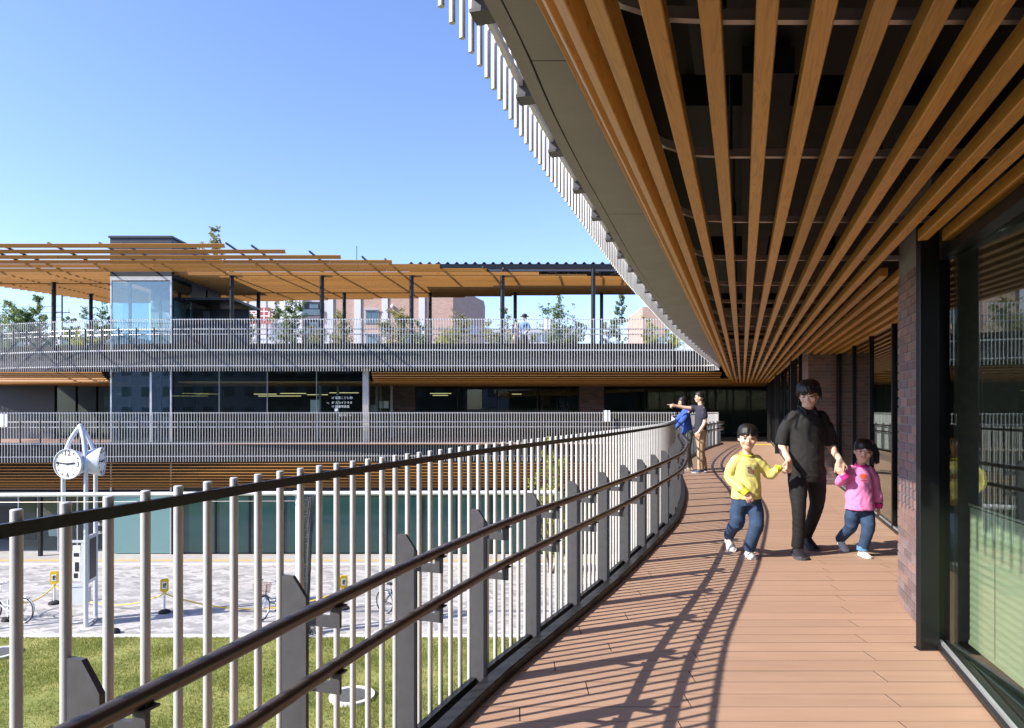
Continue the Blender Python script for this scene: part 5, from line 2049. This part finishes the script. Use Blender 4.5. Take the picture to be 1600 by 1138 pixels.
def pair(parent, name, specs, m, voxel=.006, sole='shoe_white'):
    for (ank, d, L, z0, pit) in specs:
        mb = MB()
        shoe(mb, ank, d, L, z0)
        dv = Vector(d).normalized()
        sd = dv.cross(V(0, 0, 1)).normalized()
        base = Vector((ank[0], ank[1], z0))
        out = [(-.27, .45), (-.2, .9), (-.05, .98), (.12, .98), (.3, 1.08), (.48, 1.16), (.62, 1.04), (.72, .72), (.765, .3)]
        ol = [base + dv * (u * L) + sd * (w_ * L * .215) for u, w_ in out] + [base + dv * (u * L) - sd * (w_ * L * .215) for u, w_ in reversed(out)]
        so = MB()
        n = len(ol)
        so.add([p for p in ol] + [p + V(0, 0, L * .085) for p in ol], [tuple(range(n))[::-1], tuple(range(n, 2 * n))] + [(i, (i + 1) % n, n + (i + 1) % n, n + i) for i in range(n)])
        la = MB()
        for q in (.12, .19, .26, .33):
            c0 = base + dv * (q * L) + V(0, 0, L * (.36 - .36 * (q - .05)))
            la.tube([c0 - sd * L * .09 - V(0, 0, L * .03), c0, c0 + sd * L * .09 - V(0, 0, L * .03)], L * .018, 5)
        for g in (mb, so, la):
            if pit:
                # heel lifted: rotate about the toe
                toe = base + dv * L * .6
                Rm = Matrix.Rotation(-pit, 3, sd)
                g.v = [tuple(toe + Rm @ (Vector(p) - toe)) for p in g.v]
        sh = blob('shoe', mb, voxel, m, parent, 2)
        so.build('sole', sole, sh)
        la.build('laces', m, sh)


# ---------------------------------------------------------------- the man in black
PX, PY = 2.9, 6.72
man = thing('person', 'adult in black shirt and black trousers walking, holding two children by the hand', 'person', (PX, PY, 0), 0)
M1 = V(2.645 - PX, 6.54 - PY, .865)       # where his and the boy's hands meet
M2 = V(3.115 - PX, 6.54 - PY, .85)
b = MB()
hc = V(-.005, -.06, 1.562)
Mh = head(b, hc, .248, R(-32), R(12), R(-4))
rtube(b, [(.0, .0, 1.36), (.0, -.02, 1.43), (-.003, -.04, 1.50)], [.06, .055, .055])
loft(b, [((0, .0, .80), .14, .095), ((0, .0, 1.0), .135, .095), ((0, -.0, 1.25), .16, .10), ((0, 0, 1.36), .12, .075), ((0, -.01, 1.41), .06, .05)])
shR, shL = V(-.165, .0, 1.345), V(.165, .0, 1.345)
elR, elL = V(-.232, .03, 1.09), V(.245, .03, 1.085)
wrR = M1 + V(.005, -.0, .075); wrL = M2 + V(.035, .01, .08)
rtube(b, [shR, elR, wrR], [.04, .04, .027]); rtube(b, [shL, elL, wrL], [.04, .04, .027])
hand(b, wrR, V(-.02, -.15, -1), V(-.5, 1, .1), V(.2, -1, -.1), .17, .75)
hand(b, wrL, V(-.15, -.1, -1), V(.5, 1, .1), V(-.3, -1, -.1), .17, .75)
hipR, hipL = V(-.09, 0, .84), V(.09, 0, .84)
knR, knL = V(-.12, -.10, .47), V(.125, .06, .47)
akR, akL = V(-.125, -.08, .085), V(.13, .33, .10)
rtube(b, [hipR, knR, akR], [.08, .055, .038]); rtube(b, [hipL, knL, akL], [.08, .055, .038])
blob('body', b, .0055, 'skin', man, 3)
face_parts(man, hc, .248, Mh, 1.3, True)
hair_short(man, hc, .248, Mh, 11, fringe=.15, side=-.02, vol=1.10, back=-.2, messy=.16, n=240, top=1.02)
s = MB()
loft(s, [((0, .0, .765), .178, .128), ((0, .0, .9), .168, .12), ((0, .0, 1.1), .17, .12), ((0, 0, 1.25), .182, .12), ((0, 0, 1.35), .165, .098), ((0, .005, 1.405), .12, .085), ((0, .0, 1.435), .068, .07)])
rtube(s, [shR + V(.03, 0, 0), V(-.208, .02, 1.22), elR + V(-.002, 0, -.015)], [.068, .067, .066], end=False)
rtube(s, [shL + V(-.03, 0, 0), V(.215, .02, 1.22), elL + V(.002, 0, -.015)], [.068, .067, .066], end=False)
blob('shirt', s, .011, 'cloth_black', man, 5, 0.0105, 9, (1.2, 1.2, .5))
cl_ = MB()
for sx in (-1, 1):
    pts = [(sx * .062, .03, 1.455), (sx * .06, -.045, 1.44), (sx * .045, -.085, 1.41), (sx * .055, -.118, 1.37)]
    cl_.tube(pts, [.018, .02, .022, .008], 8, flat=.5)
cl_.tube([(-.062, .03, 1.455), (-.03, .075, 1.46), (.03, .075, 1.46), (.062, .03, 1.455)], .018, 8)
blob('collar', cl_, .005, 'cloth_black', man, 2)
for zz in (1.30, 1.18, 1.06, .94, .84):
    MB().ellipsoid((.006, -.132 if zz < 1.28 else -.124, zz), (.006, .003, .006), 8, 6).build('button', 'ink', man)
p = MB()
loft(p, [((0, .0, .72), .165, .125), ((0, 0, .80), .17, .125), ((0, 0, .90), .165, .12)])
rtube(p, [hipR + V(0, 0, -.02), V(-.11, -.06, .62), knR, V(-.12, -.10, .27), akR + V(0, .0, -.005)], [.10, .085, .067, .06, .058], end=False)
rtube(p, [hipL + V(0, 0, -.02), V(.115, .03, .62), knL, V(.13, .2, .27), akL + V(0, 0, .01)], [.10, .085, .067, .06, .058], end=False)
blob('trousers', p, .010, 'cloth_trouser', man, 4, 0.0065, 10, (.35, .35, 1.15))
pair(man, 'shoe', [(akR + V(0, .0, 0), (-.15, -1, 0), .27, .003, 0), (akL, (.08, -1, 0), .27, .004, .30)], 'shoe_black', .006, 'post_grey')

# ---------------------------------------------------------------- the boy
PX, PY = 2.27, 6.61
boy = thing('person', 'child in yellow long sleeved shirt and jeans with white shoes, walking', 'person', (PX, PY, 0), 0)
m1 = V(2.645 - PX, 6.54 - PY, .865)
b = MB()
hc = V(.0, -.03, 1.148)
Mh = head(b, hc, .242, R(-14), R(3), R(2))
rtube(b, [(0, .0, .95), (0, -.01, 1.0), (0, -.02, 1.07)], [.045, .042, .042])
loft(b, [((0, 0, .56), .11, .08), ((0, 0, .8), .115, .08), ((0, 0, .93), .1, .065), ((0, 0, .98), .05, .045)])
shR, shL = V(-.125, 0, .935), V(.125, 0, .935)
elR, elL = V(-.165, .0, .76), V(.215, -.0, .79)
wrR = V(-.055, -.16, .635); wrL = m1 + V(-.075, .0, -.005)
rtube(b, [shR, elR, wrR], [.034, .03, .022]); rtube(b, [shL, elL, wrL], [.034, .03, .022])
hand(b, wrR, V(.45, -.1, -1), V(.2, 1, .0), V(1, -.2, .5), .125, .45)
hand(b, wrL, V(1, -.05, .05), V(0, .5, -1), V(0, -1, .3), .125, .7)
hipR, hipL = V(-.062, 0, .56), V(.062, 0, .56)
knR, knL = V(-.085, .02, .32), V(.07, -.07, .31)
akR, akL = V(-.065, .34, .14), V(.025, -.0, .075)
rtube(b, [hipR, knR, akR], [.06, .042, .03]); rtube(b, [hipL, knL, akL], [.06, .042, .03])
blob('body', b, .005, 'skin', boy, 3)
face_parts(boy, hc, .242, Mh, 1.0, False)
hair_short(boy, hc, .242, Mh, 21, fringe=.13, side=.02, vol=1.12, back=-.18, messy=.03, n=190)
s = MB()
loft(s, [((0, 0, .565), .145, .115), ((0, 0, .63), .14, .112), ((0, 0, .76), .132, .102), ((0, 0, .88), .13, .09), ((0, 0, .95), .105, .07), ((0, 0, .985), .05, .052)])
rtube(s, [shR + V(.03, 0, 0), V(-.155, 0, .85), elR, V(-.11, -.09, .69), wrR + V(-.02, .02, .02)], [.055, .05, .047, .042, .036], end=False)
rtube(s, [shL + V(-.03, 0, 0), V(.175, 0, .86), elL, V(.255, -.02, .81), wrL + V(-.03, 0, -.002)], [.055, .05, .047, .042, .036], end=False)
blob('shirt', s, .009, 'shirt_yellow', boy, 4, 0.0105, 9, (1.2, 1.2, .5))
c_ = MB(); c_.tube([(.054 * math.cos(a), .05 * math.sin(a) - .006, .992 - .016 * (-math.sin(a))) for a in np.linspace(0, 2 * math.pi, 25)], .012, 8)
c_.build('collar', 'lime', boy, smooth=True)
MB().tube([wrR + V(-.022, .022, .024), wrR + V(.004, -.004, -.006)], [.041, .034], 14).build('cuff', 'lime', boy, smooth=True)
MB().tube([wrL + V(-.04, 0, -.003), wrL + V(-.002, 0, .0)], [.041, .034], 14).build('cuff', 'lime', boy, smooth=True)
p = MB()
loft(p, [((0, 0, .50), .125, .10), ((0, 0, .56), .13, .105), ((0, 0, .62), .122, .1)])
rtube(p, [hipR + V(0, 0, -.03), V(-.08, .01, .43), knR, V(-.085, .17, .24), akR + V(0, .005, -.01)], [.08, .078, .068, .06, .052], end=False)
rtube(p, [hipL + V(0, 0, -.03), V(.075, -.04, .43), knL, V(.045, -.05, .2), akL + V(0, 0, -.01)], [.08, .078, .068, .06, .053], end=False)
blob('jeans', p, .008, 'denim', boy, 3, 0.0065, 9, (.75, .75, 1.0))
pair(boy, 'shoe', [(akR, (-.05, -1, 0), .19, .01, .55), (akL, (-.02, -1, 0), .195, .003, 0)], 'shoe_white')

# ---------------------------------------------------------------- the girl
PX, PY = 3.38, 6.64
girl = thing('person', 'child in pink long sleeved shirt and jeans with side ponytail, walking', 'person', (PX, PY, 0), 0)
m2 = V(3.115 - PX, 6.54 - PY, .85)
b = MB()
hc = V(.02, -.03, 1.02)
Mh = head(b, hc, .222, R(-22), R(4), R(3))
rtube(b, [(0.01, .0, .85), (.01, -.01, .89), (.015, -.02, .95)], [.04, .037, .037])
loft(b, [((0, 0, .47), .1, .075), ((0, 0, .7), .1, .075), ((0, 0, .83), .09, .06), ((0.01, 0, .875), .045, .04)])
shR, shL = V(-.11, 0, .835), V(.115, 0, .835)
elR, elL = V(-.19, .01, .715), V(.165, .02, .67)
wrR = m2 + V(.055, .0, -.05); wrL = V(.185, .01, .475)
rtube(b, [shR, elR, wrR], [.032, .028, .02]); rtube(b, [shL, elL, wrL], [.032, .028, .02])
hand(b, wrR, V(-.6, -.05, .75), V(.4, 1, .3), V(-.3, -1, .1), .115, .7)
hand(b, wrL, V(.05, -.05, -1), V(-1, .2, 0), V(0, -1, 0), .115, .4)
hipR, hipL = V(-.055, 0, .48), V(.058, 0, .48)
knR, knL = V(-.06, .05, .28), V(.055, -.05, .27)
akR, akL = V(-.045, .30, .115), V(.03, .0, .07)
rtube(b, [hipR, knR, akR], [.052, .038, .028]); rtube(b, [hipL, knL, akL], [.052, .038, .028])
blob('body', b, .005, 'skin', girl, 3)
face_parts(girl, hc, .222, Mh, 1.3, False)
hair_short(girl, hc, .222, Mh, 31, fringe=.10, side=.03, vol=1.08, back=-.12, messy=.02, n=190)
pt = MB()
rngp = random.Random(4)
for i in range(26):
    dx, dy = rngp.uniform(-.018, .018), rngp.uniform(-.02, .02)
    pt.tube([(.105, .02, 1.085), (.135 + dx, .02 + dy, 1.085), (.152 + dx * 1.6, .01 + dy, 1.0), (.15 + dx * 1.8, .0 + dy * 1.3, .90 + rngp.uniform(-.02, .03))], [.012, .016, .014, .004], 6)
blob('ponytail', pt, .005, 'hair', girl, 1)
MB().ellipsoid((.112, .0, 1.10), (.022, .022, .022), 10, 8).build('hair_tie', 'pink_tie', girl, smooth=True)
s = MB()
loft(s, [((0, 0, .455), .148, .118), ((0, 0, .55), .135, .108), ((0, 0, .68), .120, .095), ((0, 0, .79), .115, .082), ((0, 0, .85), .095, .062), ((.01, 0, .88), .045, .048)])
rtube(s, [shR + V(.03, 0, 0), V(-.155, .0, .775), elR, wrR + V(.012, 0, -.02)], [.05, .046, .044, .038], end=False)
rtube(s, [shL + V(-.03, 0, 0), V(.15, .01, .76), elL, V(.185, .01, .57), wrL + V(0, 0, .04)], [.05, .047, .046, .045, .042], end=False)
blob('shirt', s, .009, 'shirt_pink', girl, 4, 0.0105, 9, (1.2, 1.2, .5))
c_ = MB(); c_.tube([(.01 + .05 * math.cos(a), .046 * math.sin(a) - .006, .888 - .012 * (-math.sin(a))) for a in np.linspace(0, 2 * math.pi, 25)], .010, 8)
c_.build('collar', 'magenta', girl, smooth=True)
MB().tube([wrR + V(.02, 0, -.028), wrR + V(-.004, 0, .004)], [.040, .033], 14).build('cuff', 'magenta', girl, smooth=True)
MB().tube([wrL + V(0, 0, .035), wrL + V(0, 0, -.012)], [.046, .037], 14).build('cuff', 'magenta', girl, smooth=True)
p = MB()
loft(p, [((0, 0, .42), .115, .095), ((0, 0, .48), .115, .095), ((0, 0, .54), .108, .09)])
rtube(p, [hipR + V(0, 0, -.03), V(-.062, .02, .37), knR, V(-.055, .16, .2), akR + V(0, .005, -.01)], [.072, .07, .06, .053, .048], end=False)
rtube(p, [hipL + V(0, 0, -.03), V(.062, -.03, .37), knL, V(.045, -.03, .18), akL + V(0, 0, -.005)], [.072, .07, .06, .053, .05], end=False)
blob('jeans', p, .008, 'denim', girl, 3, 0.0065, 9, (.75, .75, 1.0))
MB().tube([akL + V(0, 0, -.012), akL + V(0, 0, .028)], [.054, .054], 16).build('jeans_cuff', 'cloth_sky', girl, smooth=True)
pair(girl, 'shoe', [(akR, (0, -1, 0), .17, .012, .5), (akL, (0, -1, 0), .175, .003, 0)], 'shoe_white')

# ---------------------------------------------------------------- the pointing man at the railing (faces -X)
PX, PY = 4.17, 15.1
dad = thing('person', 'adult in navy t-shirt and khaki trousers pointing left across the courtyard', 'person', (PX, PY, 0), R(-90))
# local frame: front = -Y, which points to world -X; his right is local -X = world +Y
b = MB()
hc = V(0, -.03, 1.655)
Mh = head(b, hc, .235, R(-6), R(2))
rtube(b, [(0, .01, 1.44), (0, 0, 1.5), (0, -.015, 1.57)], [.06, .055, .055])
loft(b, [((0, 0, .85), .14, .1), ((0, 0, 1.1), .145, .1), ((0, 0, 1.35), .16, .1), ((0, 0, 1.45), .1, .07)])
shR, shL = V(-.19, 0, 1.41), V(.19, 0, 1.41)
elR, wrR = V(-.20, -.27, 1.43), V(-.19, -.50, 1.475)
elL, wrL = V(.23, .03, 1.13), V(.22, -.10, .90)
rtube(b, [shR, elR, wrR], [.05, .042, .028]); rtube(b, [shL, elL, wrL], [.05, .042, .028])
hand(b, wrL, V(0, -.25, -1), V(-1, .1, 0), V(0, -1, -.2), .18, .35)
# pointing hand: fist with straight index finger
rtube(b, [wrR, wrR + V(0, -.06, .005), wrR + V(0, -.10, .0)], [.03, .038, .036])
rtube(b, [wrR + V(.01, -.09, .02), wrR + V(.012, -.14, .025), wrR + V(.012, -.19, .025)], [.012, .010, .008])
for k in range(3):
    rtube(b, [wrR + V(.005, -.10, .0 - .016 * k), wrR + V(.015, -.128, -.006 - .016 * k), wrR + V(.02, -.10, -.02 - .016 * k)], [.011, .010, .008])
rtube(b, [wrR + V(.02, -.03, .02), wrR + V(.03, -.07, .035), wrR + V(.03, -.10, .03)], [.014, .012, .009])
hipR, hipL = V(-.09, 0, .88), V(.09, 0, .88)
akR, akL = V(-.10, .10, .085), V(.11, -.03, .085)
knR, knL = V(-.095, .03, .48), V(.105, -.03, .48)
rtube(b, [hipR, knR, akR], [.08, .055, .038]); rtube(b, [hipL, knL, akL], [.08, .055, .038])
blob('body', b, .0065, 'skin', dad, 3)
face_parts(dad, hc, .235, Mh, .3, False, True)
hair_short(dad, hc, .235, Mh, 41, fringe=.24, side=.06, vol=1.10, back=-.12, messy=.06, n=130, voxel=.007)
s = MB()
loft(s, [((0, 0, .86), .165, .13), ((0, 0, 1.05), .165, .125), ((0, 0, 1.28), .185, .12), ((0, 0, 1.41), .17, .095), ((0, 0, 1.47), .10, .075), ((0, 0, 1.49), .065, .065)])
rtube(s, [shR + V(.03, 0, 0), shR + V(-.01, -.10, .01), shR + V(-.01, -.17, .01)], [.075, .078, .07], end=False)
rtube(s, [shL + V(-.03, 0, 0), V(.215, .01, 1.29), V(.225, .02, 1.20)], [.075, .08, .078], end=False)
blob('t_shirt', s, .012, 'cloth_navy', dad, 4, 0.006, 9, (1.2, 1.2, .5))
p = MB()
loft(p, [((0, 0, .80), .155, .12), ((0, 0, .88), .155, .12), ((0, 0, .95), .15, .115)])
rtube(p, [hipR, V(-.095, .02, .66), knR, V(-.1, .08, .27), akR + V(0, 0, -.01)], [.105, .10, .085, .078, .075], end=False)
rtube(p, [hipL, V(.10, -.02, .66), knL, V(.11, -.03, .27), akL + V(0, 0, -.01)], [.105, .10, .085, .078, .075], end=False)
blob('trousers', p, .011, 'cloth_khaki', dad, 4, 0.0065, 10, (.35, .35, 1.15))
pair(dad, 'shoe', [(akR, (-.1, -1, 0), .27, .003, 0), (akL, (.1, -1, 0), .27, .003, 0)], 'shoe_blue', .008)

# ---------------------------------------------------------------- the woman in blue at the railing
PX, PY = 3.99, 15.6
mum = thing('person', 'adult in blue long sleeved top leaning on the railing beside the pointing man', 'person', (PX, PY, 0), R(-85))
b = MB()
hc = V(0, -.10, 1.555)
Mh = head(b, hc, .225, R(-4), R(4))
rtube(b, [(0, -.03, 1.34), (0, -.05, 1.41), (0, -.08, 1.48)], [.05, .045, .045])
loft(b, [((0, 0, .85), .13, .095), ((0, 0, 1.1), .125, .09), ((0, -.02, 1.27), .14, .09), ((0, -.03, 1.36), .09, .06)])
shR, shL = V(-.16, -.02, 1.32), V(.16, -.02, 1.32)
elL, wrL = V(.18, -.20, 1.10), V(.14, -.40, .90)
elR, wrR = V(-.18, -.20, 1.10), V(-.14, -.38, .92)
rtube(b, [shR, elR, wrR], [.042, .036, .025]); rtube(b, [shL, elL, wrL], [.042, .036, .025])
hand(b, wrL, V(0, -.8, -.25), V(0, -.2, -1), V(-1, 0, 0), .165, .7)
hand(b, wrR, V(0, -.8, -.25), V(0, -.2, -1), V(1, 0, 0), .165, .7)
hipR, hipL = V(-.085, .02, .86), V(.085, .02, .86)
akR, akL = V(-.09, .12, .085), V(.09, .0, .085)
knR, knL = V(-.09, .04, .47), V(.09, -.02, .47)
rtube(b, [hipR, knR, akR], [.08, .055, .036]); rtube(b, [hipL, knL, akL], [.08, .055, .036])
blob('body', b, .0065, 'skin', mum, 3)
face_parts(mum, hc, .225, Mh, .3, False, True)
hair_short(mum, hc, .225, Mh, 51, fringe=.18, side=-.42, vol=1.10, back=-.48, messy=.03, n=170, voxel=.007)
s = MB()
loft(s, [((0, 0, .84), .16, .125), ((0, 0, 1.0), .15, .115), ((0, -.02, 1.2), .16, .11), ((0, -.03, 1.33), .14, .085), ((0, -.035, 1.40), .06, .06)])
rtube(s, [shR + V(.03, 0, 0), V(-.18, -.1, 1.21), elR, wrR + V(0, .03, .02)], [.065, .066, .06, .043], end=False)
rtube(s, [shL + V(-.03, 0, 0), V(.18, -.1, 1.21), elL, wrL + V(0, .03, .02)], [.065, .066, .06, .043], end=False)
blob('sweater', s, .012, 'cloth_blue', mum, 4, 0.006, 9, (1.2, 1.2, .5))
p = MB()
loft(p, [((0, 0, .78), .145, .115), ((0, .01, .86), .145, .115), ((0, 0, .92), .135, .11)])
rtube(p, [hipR, V(-.09, .03, .65), knR, akR + V(0, 0, .0)], [.10, .09, .075, .06], end=False)
rtube(p, [hipL, V(.09, 0, .65), knL, akL + V(0, 0, .0)], [.10, .09, .075, .06], end=False)
blob('trousers', p, .011, 'cloth_green', mum, 4, 0.0065, 10, (.35, .35, 1.15))
pair(mum, 'shoe', [(akR, (0, -1, 0), .245, .003, 0), (akL, (0, -1, 0), .245, .003, 0)], 'shoe_cream', .008)

# ---------------------------------------------------------------- two people up on the roof terrace
def terrace_person(label, px, Y, H, top_m, low_m, hat, skirt):
    t = thing('person', label, 'person', (gx(px, Y), Y, 3.66), R(-30 if hat else 20))
    k = H / 1.65
    b = MB()
    hc = V(0, -.03, 1.53 * k)
    Mh = head(b, hc, .225 * k, 0, R(6))
    rtube(b, [(0, 0, 1.32 * k), (0, -.015, 1.45 * k)], [.05 * k, .045 * k])
    loft(b, [((0, 0, .8 * k), .12 * k, .09 * k), ((0, 0, 1.25 * k), .14 * k, .09 * k), ((0, 0, 1.34 * k), .09 * k, .06 * k)])
    for sx in (-1, 1):
        w = V(sx * .16, -.16, .95) * k
        rtube(b, [V(sx * .16, 0, 1.28) * k, V(sx * .22, .0, 1.05) * k, w], [.042 * k, .036 * k, .026 * k])
        hand(b, w, V(-sx * .3, -.4, -.4), V(0, .5, -1), V(0, -1, .3), .16 * k, .5)
        rtube(b, [V(sx * .08, 0, .82) * k, V(sx * .09, -.02, .46) * k, V(sx * .09, 0, .08) * k], [.075 * k, .05 * k, .035 * k])
    blob('body', b, .009, 'skin', t, 2)
    hair_short(t, hc, .225 * k, Mh, int(px), fringe=.15, side=-.2, vol=1.08, back=-.3, messy=.03, n=80, voxel=.009)
    s = MB()
    loft(s, [((0, 0, .82 * k), .15 * k, .115 * k), ((0, 0, 1.05 * k), .14 * k, .11 * k), ((0, 0, 1.27 * k), .155 * k, .1 * k), ((0, 0, 1.36 * k), .08 * k, .07 * k)])
    for sx in (-1, 1):
        rtube(s, [V(sx * .13, 0, 1.28) * k, V(sx * .2, 0, 1.12) * k, V(sx * .22, -.01, 1.04) * k], [.062 * k, .062 * k, .058 * k])
    blob('top', s, .013, top_m, t, 3, .006)
    p = MB()
    if skirt:
        loft(p, [((0, 0, .25 * k), .24 * k, .2 * k), ((0, 0, .6 * k), .18 * k, .15 * k), ((0, 0, .86 * k), .13 * k, .11 * k)])
    else:
        loft(p, [((0, 0, .76 * k), .14 * k, .11 * k), ((0, 0, .88 * k), .14 * k, .11 * k)])
        for sx in (-1, 1):
            rtube(p, [V(sx * .08, 0, .8) * k, V(sx * .09, -.02, .46) * k, V(sx * .09, 0, .1) * k], [.095 * k, .08 * k, .07 * k])
    blob('skirt' if skirt else 'trousers', p, .013, low_m, t, 3, .006)
    for sx in (-1, 1):
        mb = MB(); shoe(mb, V(sx * .09 * k, 0, 0), (0, -1, 0), .24 * k, .0)
        mb.build('shoe', 'shoe_cream', t, smooth=True)
    if hat:
        h = MB()
        h.tube([hc + V(0, .02, .0 + .06 * k), hc + V(0, .02, .085 * k), hc + V(0, .02, .09 * k), hc + V(0, .02, .14 * k), hc + V(0, .02, .17 * k)], [.20 * k, .125 * k, .11 * k, .10 * k, .06 * k], 20)
        h.build('hat', 'ink', t, smooth=True)


terrace_person('adult in dark hat and blue top standing on the roof terrace', 820, 28.9, 1.68, 'cloth_sky', 'cloth_trouser', True, True)
terrace_person('smaller person in grey patterned top beside the one in the hat', 806, 29.0, 1.45, 'cloth_pattern', 'skirt_brown', False, True)
